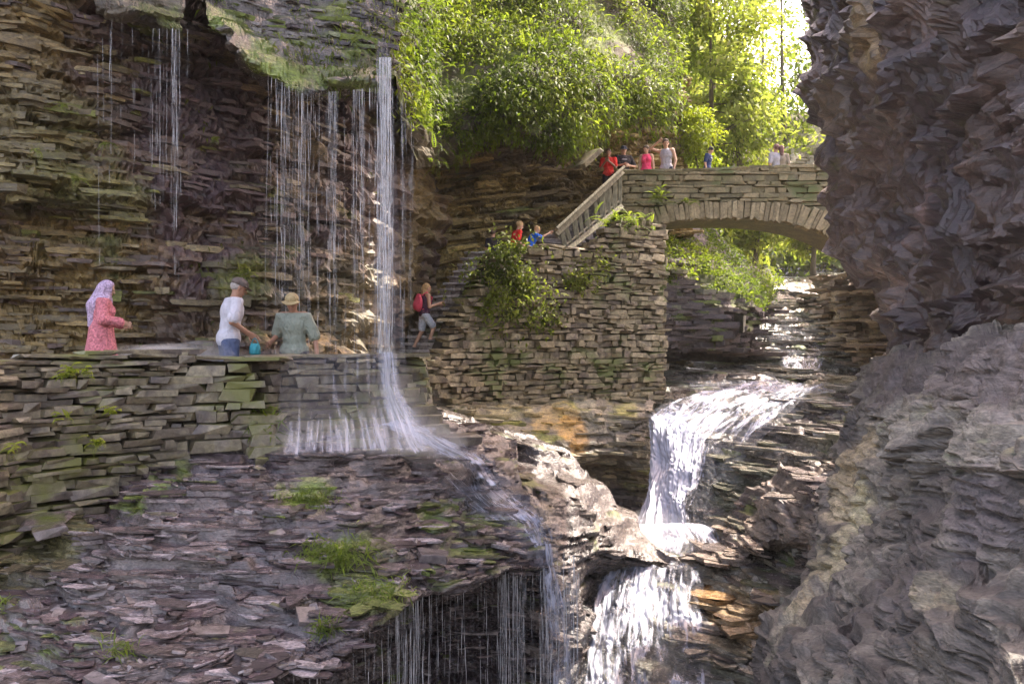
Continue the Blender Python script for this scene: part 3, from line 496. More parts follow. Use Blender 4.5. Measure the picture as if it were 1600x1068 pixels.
plates('cliff_face', 2600, lambda p, n, u, v: (v > .25)*(p[:, 1] < 18), .42, .24, .045, [(.15, .115, .05), (.08, .055, .045), (.11, .075, .06), (.19, .15, .075)], 406, (.02, 0), .6, .17, .5, .08, yj=.15, mosscol=(.13, .135, .03))
plates('overhanging_ledge', 700, lambda p, n, u, v: (v > .2)*(v < .66), .32, .2, .03, [(.14, .12, .11), (.07, .055, .06), (.20, .18, .17)], 408, (.1, 0), .95, .2, .8, .34, mosscol= (.16, .20, .035))
plates('undercut_wall', 520, lambda p, n, u, v: (v > .1)*1.0, .9, .35, .06, [(.27, .20, .07), (.13, .095, .04), (.20, .15, .06)], 409, (-.16, 0), .1, .16, .3, -.1, yj=.12)
plates('gorge_bank', 260, lambda p, n, u, v: (v > .4)*1.0, 1.0, .4, .08, [(.09, .065, .055), (.055, .04, .04)], 410, (0, 0), .3, .15, .3, .1)
plates('footing_rock', 420, lambda p, n, u, v: (v < .6)*1.0, .6, .3, .05, [(.20, .17, .10), (.12, .10, .06), (.26, .21, .12)], 411, (.06, 0), .5, .16, .3, .10, mosscol=(.16, .16, .03))
plates('far_right_bank', 110, lambda p, n, u, v: np.ones(len(p)), 1.2, .5, .05, [(.26, .19, .11), (.14, .10, .07)], 412, (0, 0), .3, .2, .4)
print('rocks', time.time()-T0)
# ================================================================ MASONRY
def hull_stone(seed, rough=.42):
    r = random.Random(seed); bm = bmesh.new()
    for x in (-1, 1):
        for y in (-1, 1):
            for z in (-1, 1):
                for k in range(2):
                    c = [r.uniform(.62, 1) if k == 0 else r.uniform(.8, 1) for _ in range(3)]; c[r.randrange(3)] = 1.0
                    bm.verts.new((x*c[0]*.5+r.uniform(-1, 1)*rough*.3, y*c[1]*.5, z*c[2]*.5+r.uniform(-1, 1)*rough*.2))
    h = bmesh.ops.convex_hull(bm, input=bm.verts)
    bmesh.ops.delete(bm, geom=[v for v in bm.verts if not v.link_faces], context='VERTS')
    bmesh.ops.triangulate(bm, faces=bm.faces)
    bm.verts.index_update()
    V = np.array([v.co[:] for v in bm.verts]); Fc = np.array([[v.index for v in f.verts] for f in bm.faces]); bm.free(); return V, Fc
STONES = [hull_stone(i) for i in range(24)]
_sm = {}
def stone_mesh(i, mat):
    if (i, mat) not in _sm:
        V, Fc = STONES[i]; me = mesh_np('stone', V, Fc); me.materials.append(M[mat]); _sm[(i, mat)] = me
    return _sm[(i, mat)]
def place_stones(lst, parent, mat, name='stone', limit=300, stuffname='small_stones'):
    """lst: (centre, size(l,d,h), yaw, roll, pitch). the largest become single parts, the rest one stuff part"""
    lst = sorted(lst, key=lambda q: -q[1][0]*q[1][2]/max(q[0][1], 1)**2)
    for c, s, yaw, roll, pit in lst[:limit]:
        o = bpy.data.objects.new(name, stone_mesh(random.randrange(24), mat)); C.objects.link(o); o.parent = parent
        o.location = c; o.scale = s; o.rotation_euler = (roll, pit, yaw)
    if len(lst) > limit:
        mb = MB()
        for c, s, yaw, roll, pit in lst[limit:]:
            V, Fc = STONES[random.randrange(24)]
            R = np.array(Matrix.Rotation(yaw, 3, 'Z')@Matrix.Rotation(pit, 3, 'Y')@Matrix.Rotation(roll, 3, 'X'))
            mb.add((V*np.array(s))@R.T+np.array(c), Fc)
        tag(mb.build(stuffname, M[mat], parent), kind='stuff')
def polyline(pts):
    pts = np.array(pts, float); d = np.linalg.norm(np.diff(pts[:, :2], axis=0), axis=1); s = np.concatenate([[0], np.cumsum(d)])
    def at(t): return np.array([np.interp(t, s, pts[:, k]) for k in range(pts.shape[1])])
    def yaw(t): a, b = at(max(t-.15, 0)), at(min(t+.15, s[-1])); return math.atan2(b[1]-a[1], b[0]-a[0])
    return at, yaw, s[-1]
def dry_wall(parent, pts, botfn, ch, sl, dep, mat, limit=300, batter=.06, jit=.05, capstone=None, holes=None, tiltj=.03, core=True, name='stone'):
    at, yaw, Ltot = polyline(pts); lst = []; ztop = max(p[2] for p in pts); zbot = min(botfn(t) for t in np.linspace(0, Ltot, 40))
    z = zbot; row = 0
    while z < ztop+ch*.4:
        hh = ch*random.choice((.55, .7, .9, 1.1, 1.45)); t = random.uniform(-.3, 0)*sl
        while t < Ltot:
            l = sl*random.choice((.5, .7, .9, 1.1, 1.5, 1.9))*random.uniform(.85, 1.15); tc = t+l/2
            if 0 < tc < Ltot:
                p = at(tc); zt = p[2]
                if botfn(tc)-hh < z < zt-hh*.35 and not (holes and holes(tc, z)):
                    yw = yaw(tc); nrm = np.array([math.sin(yw), -math.cos(yw)])
                    off = batter*(zt-z)+random.uniform(-jit, jit)
                    h2 = min(hh, zt-z+.02)
                    c = (p[0]+nrm[0]*off, p[1]+nrm[1]*off, z+h2/2+random.uniform(-.008, .008))
                    lst.append((c, (l*random.uniform(.9, 1.08), dep*random.uniform(.8, 1.25), h2*random.uniform(.7, 1.1)), yw+random.uniform(-.10, .10), random.uniform(-.09, .09), random.uniform(-tiltj, tiltj)))
            t += l
        z += hh
    if capstone:
        t = 0
        while t < Ltot:
            l = capstone[0]*random.uniform(.6, 1.4); tc = min(t+l/2, Ltot); p = at(tc); yw = yaw(tc)
            lst.append(((p[0], p[1], p[2]+capstone[1]*.4), (l, capstone[2]*random.uniform(.85, 1.1), capstone[1]*random.uniform(.8, 1.2)), yw+random.uniform(-.05, .05), random.uniform(-.04, .04), random.uniform(-.03, .03))); t += l*.98
    if core:
        n = 40; mb = MB(); V = []; 
        for i in range(n):
            t = Ltot*i/(n-1); p = at(t); yw = yaw(t); nr = np.array([math.sin(yw), -math.cos(yw), 0]); zb = botfn(t)-.5
            top = np.array([p[0], p[1], p[2]-.03])-nr*(dep*.25-jit); bt = np.array([p[0], p[1], zb])-nr*(dep*.25-batter*(p[2]-zb))
            V += [top, bt, top-nr*dep*.55, bt-nr*dep*.55]
        Fs = []
        for i in range(n-1):
            a, b = i*4, i*4+4; Fs += [[a, a+1, b+1, b], [a+2, b+2, b+3, a+3], [a, b, b+2, a+2]]
        Fs += [[0, 2, 3, 1], [4*n-4, 4*n-3, 4*n-1, 4*n-2]]
        mb.add(V, Fs); mb.build('wall_core', M['core'], parent)
    place_stones(lst, parent, mat, limit=limit, name=name)
    return lst
# terrace wall along the path (the left, mossy stretch and the right, wet stretch)
tl = [P(-110, 574, 8.2), P(0, 568, 9.0), P(60, 561, 9.3), P(140, 555, 9.7), P(210, 552, 10.0), P(262, 552, 10.25)]
tm = [P(255, 552, 10.3), P(330, 561, 10.45), P(405, 563, 10.6)]
tr = [P(398, 562, 10.75), P(440, 559, 11.1), P(520, 558, 11.4), P(636, 557, 11.9)]
def botline(pts, pys):
    at, yaw, L = polyline(pts); s = np.linspace(0, 1, len(pys))
    def f(t):
        p = at(t); py = np.interp(t/L, s, pys); return (534-py)/F*(p[1]-.25)
    return f
wt = tag(empty('terrace_wall', P(150, 700, 9.6)), 'mossy dry-stone wall of rough olive stones below the woman in pink, left end of the terrace', 'stone wall')
wt_i = Matrix.Translation(wt.location)
def reparent(root):
    bpy.context.view_layer.update()
    for ch in [o for o in C.objects if o.parent == root]: ch.matrix_parent_inverse = root.matrix_world.inverted()
dry_wall(wt, tl, botline(tl, [1140, 1010, 920, 860, 790, 750, 720]),   .085, .25, .5, 'stoneL', limit=280, batter=.12, jit=.055, capstone=(.5, .05, .5), tiltj=.06)
reparent(wt)
wm = tag(empty('terrace_wall', P(330, 640, 10.6)), 'dark damp middle stretch of the terrace wall, under the man in the white T-shirt', 'stone wall')
dry_wall(wm, tm, botline(tm, [725, 695, 685]), .098, .26, .5, 'stoneL', limit=120, batter=.06, jit=.04, capstone=(.5, .05, .5)); reparent(wm)
wr = tag(empty('terrace_wall', P(520, 640, 11.6)), 'coursed right stretch of the terrace wall with water sheeting over it by the main waterfall', 'stone wall')
dry_wall(wr, tr, botline(tr, [690, 692, 692]), .095, .25, .5, 'stoneL', limit=170, batter=.14, jit=.045, capstone=(.5, .05, .5))
at_, yaw_, LT_ = polyline(tr); stp = []
for q in range(5):
    zt = (534-(700-q*15))/F*11.0; off = .62-q*.11; t = -.1-q*.05
    while t < LT_+.35-q*.08:
        l = random.uniform(.25, .75); p_ = at_(min(max(t+l/2, 0), LT_)); ex = max(0, t+l/2-LT_); yw_ = yaw_(LT_/2); stp.append(((p_[0]+math.sin(yw_)*off+ex, p_[1]-math.cos(yw_)*off+random.uniform(-.04, .04), zt-.06), (l, .42, .13*random.uniform(.9, 1.1)), yw_+random.uniform(-.05, .05), random.uniform(-.03, .03), random.uniform(-.02, .02))); t += l*.96
place_stones(stp, wr, 'stoneL', name='ledge_stone', limit=100); reparent(wr)
# return of the wall at its right end, stepping back towards the stairs
tre = [P(636, 557, 11.9), P(640, 556, 13.6), P(642, 556, 16), P(640, 556, 19.0)]
we = tag(empty('terrace_wall', P(645, 620, 13)), 'short dark wall end turning back beside the waterfall toward the steps', 'stone wall')
dry_wall(we, tre, botline(tre, [700, 660, 640, 640]), .12, .3, .4, 'stoneL', limit=90, batter=.12, jit=.04); reparent(we)
# path surface behind the wall
G = []
for a, b in zip([P(-130, 640, 8.9), P(60, 640, 9.9), P(200, 640, 10.6), P(330, 640, 11.0), P(440, 640, 11.6), P(560, 640, 12.4), P(640, 600, 15), P(650, 580, 18.8)], [(-160, 12.9), (60, 13.5), (200, 13.9), (330, 14.2), (440, 14.8), (560, 16.5), (600, 19), (620, 20.6)]):
    z = -.98 if a[1] < 11.8 else -.98+.66*min(1, (a[1]-11.8)/7)
    G.append([(a[0], a[1]-.3, z), ((b[0]-800)/F*b[1], b[1], z+.05)])
G = np.array(G); V = []; K = 60
for i in range(len(G)-1):
    for t in np.linspace(0, 1, 12, endpoint=i == len(G)-2):
        for u in np.linspace(0, 1, 14): V.append(((G[i]*(1-t)+G[i+1]*t)[0])*(1-u)+((G[i]*(1-t)+G[i+1]*t)[1])*u)
V = np.array(V); V[:, 2] += .03*vn(V*3, 3); nr = len(V)//14
tag(link('terrace_path', mesh_np('terrace_path', V, faces_grid(nr, 14), False, np.tile([.10, .085, .07, .9], (len(V), 1))), M['rock']), kind='structure')
# retaining wall under the stairs
rt = [P(642, 558, 18.2), P(684, 557, 18.7), P(697, 524, 18.9), P(712, 488, 19.1), P(731, 460, 19.4), P(748, 434, 19.6), P(764, 402, 19.8), P(782, 388, 20.1), P(870, 381, 20.7), P(893, 396, 20.9), P(930, 374, 21.2), P(962, 348, 21.4), P(1000, 346, 21.7), P(1024, 352, 21.9)]
def rbot(t, _f=botline(rt, [600, 640, 648, 642, 640, 640, 640, 640])): return _f(t)
rw = tag(empty('retaining_wall', P(840, 635, 20.5)), 'tall dry-stone retaining wall with greenery on it, carrying the stone stairs up to the bridge', 'stone wall')
LW = dry_wall(rw, rt, rbot, .112, .27, .5, 'stoneW', limit=300, batter=.035, jit=.085, tiltj=.12); reparent(rw)
pier = [P(1024, 352, 21.9), P(1020, 352, 23.2), P(1018, 352, 24.6)]
pw = tag(empty('bridge_pier', P(1020, 635, 23)), 'narrow dark side of the stone pier at the left foot of the arch', 'stone pier')
dry_wall(pw, pier, botline(pier, [645, 645]), .13, .34, .5, 'stoneW', limit=120, batter=.0, jit=.05); reparent(pw)
# stairs: first flight
st = tag(empty('stone_stairs', P(700, 548, 19.3)), 'worn stone staircase climbing from the path past the woman with the backpack', 'stairs')
S0, S1 = np.array(P(690, 556, 19.1)), np.array(P(775, 392, 21.3)); NS = 16
d = S1-S0; yw = math.atan2(d[1], d[0]); lat = np.array([-math.sin(yw), math.cos(yw), 0])
for i in range(NS):
    p = S0+d*(i+.5)/NS; h = d[2]/NS
    for j in range(3):
        o = bpy.data.objects.new('step_stone', stone_mesh(random.randrange(24), 'stoneS')); C.objects.link(o); o.parent = st
        tw = 1.15-.45*i/NS; wdt = tw/3*random.uniform(.92, 1.04); q = p+lat*((j+.5)*tw/3-.05)
        o.location = (q[0], q[1], q[2]-h*.35+random.uniform(-.01, .01)); o.scale = (.46, wdt, h*.95); o.rotation_euler = (0, 0, yw+random.uniform(-.04, .04))
        if j < 2:
            tq = p+lat*((j+.5)*tw/2-.05)-d/np.linalg.norm(d)*.05; o = bpy.data.objects.new('tread', stone_mesh(random.randrange(24), 'stoneT')); C.objects.link(o); o.parent = st; o.location = (tq[0], tq[1], q[2]+h*.18); o.scale = (.52, tw/2*1.03, .06); o.rotation_euler = (0, 0, yw+random.uniform(-.05, .05))
mb = MB(); a = S0+np.array([0, 0, -.18]); b = S1+np.array([0, 0, -.18])
mb.add([a, b, b+lat*.7, a+lat*1.1, a+(0, 0, -1.2), b+(0, 0, -3), b+lat*.7+(0, 0, -3), a+lat*1.1+(0, 0, -1.2)], [[0, 1, 2, 3], [0, 4, 5, 1], [1, 5, 6, 2], [2, 6, 7, 3], [3, 7, 4, 0]]); mb.build('stair_core', M['core'], st)
# landing and second flight behind the railing
L0, L1 = np.array(P(870, 398, 22.4)), np.array(P(985, 300, 24.6)); dd = L1-L0; yw2 = math.atan2(dd[1], dd[0]); lat2 = np.array([-math.sin(yw2), math.cos(yw2), 0])
for i in range(11):
    p = L0+dd*(i+.5)/11; h = dd[2]/11
    for j in range(2):
        o = bpy.data.objects.new('step_stone', stone_mesh(random.randrange(24), 'stoneS')); C.objects.link(o); o.parent = st
        q = p+lat2*(j*.62+.1); o.location = (q[0], q[1], q[2]-h*.3); o.scale = (.45, .62, h*1.4); o.rotation_euler = (0, 0, yw2+random.uniform(-.04, .04))
mb = MB()
a = L0+(0, 0, -.2); b = L1+(0, 0, -.2); mb.add([a, b, b+lat2*1.4, a+lat2*1.4, a+(0, 0, -2), b+(0, 0, -3), b+lat2*1.4+(0, 0, -3), a+lat2*1.4+(0, 0, -2)], [[0, 1, 2, 3], [0, 4, 5, 1], [1, 5, 6, 2], [2, 6, 7, 3], [3, 7, 4, 0]]); mb.build('stair_core', M['core'], st)
for (px, py, Y) in [(800, 392, 21.4), (822, 391, 21.7), (846, 391, 22.0), (868, 390, 22.3), (812, 391, 22.2), (842, 390, 22.6), (866, 388, 22.9)]:
    o = bpy.data.objects.new('landing_stone', stone_mesh(random.randrange(24), 'stoneS')); C.objects.link(o); o.parent = st
    o.location = P(px, py, Y); o.scale = (.55, .6, .16); o.rotation_euler = (0, 0, random.uniform(-.2, .2))
# dark fill between landing and cliff so the place is solid
mb = MB(); q = [P(770, 400, 21.0), P(890, 400, 22.0), P(990, 350, 24.0), P(990, 350, 27), P(870, 400, 26), P(770, 400, 24)]
V = [np.array(x) for x in q]+[np.array(x)+(0, 0, -4) for x in q]; V = [v-(0, 0, .15) for v in V]
mb.add(V, [[0, 1, 4, 5], [1, 2, 3, 4], [0, 6, 7, 1], [1, 7, 8, 2], [5, 11, 6, 0], [3, 2, 8, 9]]); mb.build('stair_fill', M['core'], st)
for k, (px, py, Y, l, h) in enumerate([(852, 371, 22.0, .62, .10), (862, 378, 21.9, .7, .12), (850, 386, 21.8, .5, .10), (872, 365, 22.3, .42, .09), (835, 388, 21.6, .55, .1)]):
    o = bpy.data.objects.new('landing_stone', stone_mesh(k, 'stoneS')); C.objects.link(o); o.parent = st; o.location = P(px, py, Y); o.scale = (l, .5, h); o.rotation_euler = (0, .05, .1*k)
reparent(st)
# ---------------------------------------------------------------- bridge
br = tag(empty('stone_footbridge', P(1150, 345, 24.4)), 'arched stone footbridge over the stream, its arch ring of upright stones', 'bridge')
BY0, BY1 = 23.6, 25.6
def lerp_curve(pts): a = np.array(pts, float); return lambda x: np.interp(x, a[:, 0], a[:, 1])
def smooth_curve(pts):
    a = np.array(pts, float); co = np.polyfit(a[:, 0], a[:, 1], 4); return lambda x: np.polyval(co, x)
topc = lerp_curve([(968, 268), (1100, 266), (1180, 262), (1250, 260), (1290, 262), (1330, 262)])
intr = smooth_curve([(990, 362), (1020, 352), (1060, 346), (1100, 343), (1150, 342), (1200, 345), (1240, 351), (1275, 360), (1310, 374)])
ring = smooth_curve([(980, 336), (1020, 324), (1060, 319), (1100, 316), (1150, 314), (1200, 315), (1240, 319), (1275, 326), (1315, 338)])
lst = []; row = 0
z = P(0, 345, BY0)[2]
while z < P(0, 262, BY0)[2]:
    hh = random.choice((.06, .08, .10, .13, .18)); x = P(966, 0, BY0)[0]-random.uniform(0, .2)
    while x < P(1322, 0, BY0)[0]:
        l = random.choice((.18, .3, .45, .6, .9))*random.uniform(.8, 1.2); xc = x+l/2; px = 800+xc/BY0*F
        zt = P(0, float(topc(px)), BY0)[2]; zr = P(0, float(ring(px)), BY0)[2]
        if z+hh*.5 > zr and z < zt-.03:
            h2 = min(hh, zt-z+.03)
            lst.append(((xc, BY0+.12+random.uniform(-.055, .045), z+h2/2), (l*random.uniform(.92, 1.03), .34, h2*random.uniform(.75, 1.05)), random.uniform(-.05, .05), random.uniform(-.10, .10), random.uniform(-.035, .035)))
        x += l
    z += hh
place_stones(lst, br, 'stoneB')
# coping
cop = []; x = P(962, 0, BY0)[0]
while x < P(1320, 0, BY0)[0]:
    l = random.uniform(.35, .8); px = 800+(x+l/2)/BY0*F; cop.append(((x+l/2, BY0+.16, P(0, float(topc(px)), BY0)[2]), (l*1.02, .5, .085), 0, random.uniform(-.02, .02), random.uniform(-.03, .03)))
    px2 = px; cop.append(((x+l/2, BY1-.1, P(0, float(topc(px)), BY0)[2]), (l*1.02, .5, .10), 0, 0, random.uniform(-.02, .02))); x += l
place_stones(cop, br, 'stoneB', name='coping_stone')
px = 978.0; vs = []
while px < 1322:
    wpx = random.uniform(4.5, 11); c = px+wpx/2; a0 = float(intr(c)); b0 = float(ring(c)); sl = (float(intr(c+4))-float(intr(c-4)))/8
    X, _, zc = P(c, (a0+b0)/2, BY0); hgt = (a0-b0)/F*BY0*random.uniform(.9, 1.03)
    vs.append(((X, BY0+.10+random.uniform(-.02, .02), zc), (wpx/F*BY0*.94, .36, hgt), random.uniform(-.03, .03), 0, math.atan(sl)*1.5+random.uniform(-.03, .03))); px += wpx
place_stones(vs, br, 'stoneV', name='arch_stone')
# barrel, spandrel core, deck and far parapet
mb = MB(); xs = np.linspace(970, 1325, 60); V = []
for px in xs:
    zi = P(0, float(intr(px)), BY0)[2]+.02; X = P(px, 0, BY0)[0]; zd = P(0, 312, BY0)[2]; zt = P(0, float(topc(px)), BY0)[2]-.02
    V += [(X, BY0+.1, zi), (X, BY1, zi), (X, BY0+.1, zt), (X, BY0+.34, zt), (X, BY0+.34, zd+.3), (X, BY1-.34, zd+.3), (X, BY1-.34, zt), (X, BY1, zt)]
Fs = []
for i in range(59):
    a, b = i*8, i*8+8
    for u, v in ((0, 1), (2, 0), (3, 2), (4, 3), (5, 4), (6, 5), (7, 6), (1, 7)): Fs.append([a+u, a+v, b+v, b+u])
mb.add(V, Fs); mb.build('arch_core', M['stoneB'], br); reparent(br)
print('masonry', time.time()-T0)
# ---------------------------------------------------------------- wooden stair railing
rl = tag(empty('wooden_railing', P(885, 400, 22)), 'weathered grey wooden stair railing with upright boards, beside the steps to the bridge', 'railing')
def bar(name, a, b, wd, th, mat, parent, face=(0, 1, 0)):
    a, b = Vector(a), Vector(b); d = (b-a); L = d.length; z = d.normalized(); y = Vector(face); x = y.cross(z).normalized(); y = z.cross(x)
    R = Matrix((x, y, z)).transposed(); mb = MB(); mb.box(((a+b)/2)[:], (wd, th, L), R); o = mb.build(name, M[mat], parent)
    mod = o.modifiers.new('bevel', 'BEVEL'); mod.width = min(wd, th)*.12; mod.segments = 1; return o
ra, rb = P(868, 366, 21.5), P(972, 268, 23.1)
bar('top_rail', ra, rb, .17, .10, 'wood', rl); bar('hand_rail', P(868, 359, 21.4), P(974, 262, 23.0), .07, .20, 'wood', rl)
bar('bottom_rail', P(884, 393, 21.5), P(972, 322, 23.0), .13, .09, 'wood', rl); bar('stringer', P(880, 386, 21.56), P(971, 311, 23.1), .05, .08, 'wood', rl)
for t, lean, wd in [(0, 0, .12), (.10, .1, .10), (.2, 0, .13), (.30, .05, .09), (.39, .0, .12), (.46, .25, .06), (.55, 0, .10), (.66, .0, .16), (.76, .02, .15), (.86, .2, .07), (.89, 0, .12), (.985, 0, .10)]:
    a = np.array(P(884, 390, 21.6))*(1-t)+np.array(P(970, 318, 23.05))*t; tt = t-lean*.35; b = np.array(P(878, 362, 21.6))*(1-tt)+np.array(P(970, 270, 23.05))*tt
    bar('rail_post' if t in (0, .985) else 'baluster', a, b, wd, .06, 'wood', rl)
reparent(rl)
q = bpy.data.objects.new('rock_slab', stone_mesh(3, 'stoneW')); C.objects.link(q); q.location = P(914, 250, 22.0); q.scale = (.62, 1.0, .13); q.rotation_euler = (.1, -.75, .3)
tag(q, 'brown slab of rock sticking out under the hanging greenery left of the bridge walkers', 'rock')
print('railing', time.time()-T0)
# ================================================================ LOOSE SHALE on the shelf
def scatter(name, k, mask, seed):
    G, n = ROCKS[name]; r = np.random.default_rng(seed); H, W = G.shape[:2]; out = []
    i = r.integers(1, H-1, k*4); j = r.integers(1, W-1, k*4)
    p = G[i, j]; nn = n[i, j]; m = mask(p, nn, i/H, j/W)
    idx = np.nonzero(r.random(len(p)) < m)[0][:k]; return p[idx], nn[idx]
def px_of(p): return 800+p[:, 0]/p[:, 1]*F, 534-p[:, 2]/p[:, 1]*F
r = np.random.default_rng(3); random.seed(5)
pp, nn = scatter('terrace_shelf', 1500, lambda p, n, v, u: (n[:, 2] > .45)*(v < .66)*(.06+sstep(.0, .4, fbm(p*1.1, 88, 3))*sstep(-1.3, -2.0, p[:, 2])), 4)
mb = MB(); NC = 0
for p, n in zip(pp, nn):
    V, Fc = STONES[random.randrange(24)]; l = random.choice((.03, .04, .06, .08, .13))*random.uniform(.7, 1.2)
    R = np.array((Matrix.Rotation(random.uniform(0, 6.28), 3, 'Z')@Matrix.Rotation(random.gauss(0, .30), 3, 'X')@Matrix.Rotation(random.gauss(0, .30), 3, 'Y')))
    mb.add((V*np.array((l, l*random.uniform(.45, .9), l*random.uniform(.12, .28))))@R.T+p+(0, 0, .012), Fc)
M['flake'] = stone_mat('wet_flake', [(.13, .105, .10), (.06, .048, .052), (.19, .165, .16), (.09, .07, .065)], mossamt=.02, rough=.22)
o = mb.build('shale_fragments', M['flake']); tag(o, 'thin grey chips of broken shale littering the sloping shelf', kind='stuff')
for lab, px, py, Y, s, rz, tx in [('broad tilted shale slab lying under the mossy wall at the far left', 75, 812, 8.8, (.42, .34, .05), .2, .25),
        ('rounded shale block just below the tilted slab at the far left', 80, 826, 8.65, (.30, .3, .09), .6, .1),
        ('low domed boulder beside the upper patch of green moss on the shelf', 392, 808, 8.9, (.36, .34, .13), .1, .1),
        ('pale broken slab near the lower edge of the shelf, left of the dripping lip', 486, 962, 7.35, (.24, .2, .045), .5, .45),
        ('long split shale sliver lying across the lower shelf', 330, 985, 6.95, (.30, .12, .022), .5, .25),
        ('dark wedge of shale standing at the bottom edge of the picture', 160, 1064, 6.3, (.30, .12, .03), -.6, .1),
        ('dark mossy block balanced at the corner of the dark hollow', 676, 868, 8.75, (.26, .24, .09), .1, .05),
        ('small pale slab leaning in the middle of the rubble', 215, 935, 7.6, (.20, .14, .04), .9, .5)]:
    q = bpy.data.objects.new('shale_slab', stone_mesh(random.randrange(24), 'flake')); C.objects.link(q); q.location = P(px, py, Y); q.scale = s; q.rotation_euler = (tx, random.uniform(-.2, .2), rz)
    tag(q, lab, 'rock', 'larger loose rocks on the shelf')
# ================================================================ GREENERY
def leaves_mesh(name, p, n, per, L, Wd, droop, pal, mat, seed=0, spread=.5, parent=None, dark=None, out=.6, upn=.4, curl=.15, palfreq=.8, far=False):
    r = np.random.default_rng(seed); k = len(p); P0 = np.repeat(p, per, 0); N0 = np.repeat(n, per, 0); m = k*per
    sp = r.normal(size=(m, 3))*spread*L; d = N0*out+r.normal(size=(m, 3))*.55+np.array([0, 0, -droop]); d /= np.linalg.norm(d, axis=1, keepdims=True)
    nn = N0*.5+np.array([0, 0, upn])+r.normal(size=(m, 3))*.35; s = np.cross(d, nn); s /= np.linalg.norm(s, axis=1, keepdims=True)+1e-9; nn = np.cross(s, d)
    ln = (L*r.uniform(.5, 1.35, m))[:, None]*(P0[:, 1:2]/40 if far else 1); wd = ln*Wd*r.uniform(.7, 1.2, m)[:, None]; b = P0+sp
    V = np.stack([b, b+d*ln*.45+s*wd*.5+nn*ln*curl, b+d*ln-np.array([0, 0, 1])*ln*.25*droop, b+d*ln*.45-s*wd*.5+nn*ln*curl], 1).reshape(-1, 3)
    Fc = np.arange(m*4).reshape(m, 4)
    pal = np.array(pal); t = np.clip(.5+.55*fbm(P0*palfreq, seed+9, 3)*1.6+r.normal(size=m)*.13, 0, .999)*(len(pal)-1); i = t.astype(int); f = (t-i)[:, None]
    c = (pal[i]*(1-f)+pal[i+1]*f)*r.uniform(.75, 1.25, m)[:, None]
    col = np.concatenate([np.repeat(c, 4, 0), np.ones((m*4, 1))], 1)
    return link(name, mesh_np(name, V, Fc, True, np.clip(col, 0, 1)), M[mat], parent)
LPAL = [(.04, .06, .012), (.09, .125, .018), (.16, .21, .025), (.23, .27, .035)]
BPAL = [(.10, .13, .03), (.18, .22, .04), (.26, .29, .06), (.33, .33, .10)]
def gmask(lo, hi, f, sd): return lambda p, n, v, u: sstep(lo, hi, fbm(p*f, sd, 3))
p, n = scatter('green_slope', 15000, lambda p, n, v, u: (v > .22)*(1-(u < .35)*(v > .93))*sstep(-.45, .1, fbm(p*.7, 5, 3)), 1)
o = leaves_mesh('hanging_greenery', p+n*.1, n, 6, .155, .34, .55, LPAL, 'leaf', 2, 1.0); tag(o, 'dense ferns and shrubs hanging over the undercut cliff above the stairs', kind='stuff')
# fern fronds along the slope give it texture
def frond(mb, base, d, L, w, rng, n=9):
    d = d/np.linalg.norm(d); p = np.array(base, float); s = np.cross(d, (0, 0, 1)); s /= np.linalg.norm(s)+1e-9; V = []; Fs = []; k = 0
    for i in range(n):
        t = i/(n-1); step = L/n; d = d+np.array([0, 0, -.16]); d /= np.linalg.norm(d); q = p+d*step; ww = w*(1-t)**.7*(.55+1.4*t if t < .35 else 1)
        for sg in (-1, 1):
            a = p; b = p+s*sg*ww*.6+d*step*1.1+(0, 0, .01); c = p+s*sg*ww+d*step*.7-np.array((0, 0, ww*.25)); e = p+s*sg*ww*.5+d*step*.1
            V += [a, b, c, e]; Fs.append([k, k+1, k+2, k+3]); k += 4
        p = q
    mb.append((np.array(V), np.array(Fs)))
def fern_mesh(bases, dirs, L, w, pal, name, mat, seed, parent=None):
    rg = np.random.default_rng(seed); ms = []
    for b, d in zip(bases, dirs): frond(ms, b, d, L*rg.uniform(.6, 1.3), w*rg.uniform(.7, 1.2), rg)
    nv = 0; VV = []; FF = []; cc = []; pal = np.array(pal)
    for V, Fs in ms:
        VV.append(V); FF.append(Fs+nv); nv += len(V); t = rg.uniform(0, len(pal)-1.01); i = int(t); c = pal[i]*(1-t+i)+pal[i+1]*(t-i); cc.append(np.tile([*c, 1], (len(V), 1))*np.append(rg.uniform(.8, 1.2, (1, 1)).repeat(3, 1), [[1]], 1))
    return link(name, mesh_np(name, np.concatenate(VV), np.concatenate(FF), True, np.clip(np.concatenate(cc), 0, 1)), M[mat], parent)
p, n = scatter('green_slope', 1500, lambda p, n, v, u: (v > .3)*sstep(-.2, .3, fbm(p*.9, 15, 3)), 7)
rg = np.random.default_rng(1); dirs = n*.6+np.array([0, -.3, -.2])+rg.normal(size=n.shape)*.45
o = fern_mesh(p+n*.15, dirs, .42, .085, LPAL[1:], 'fern_fronds', 'leaf', 3); tag(o, 'drooping fern fronds on the slope above the undercut wall', kind='stuff')
# edge of greenery beside the main waterfall
G, nn = ROCKS['green_slope']
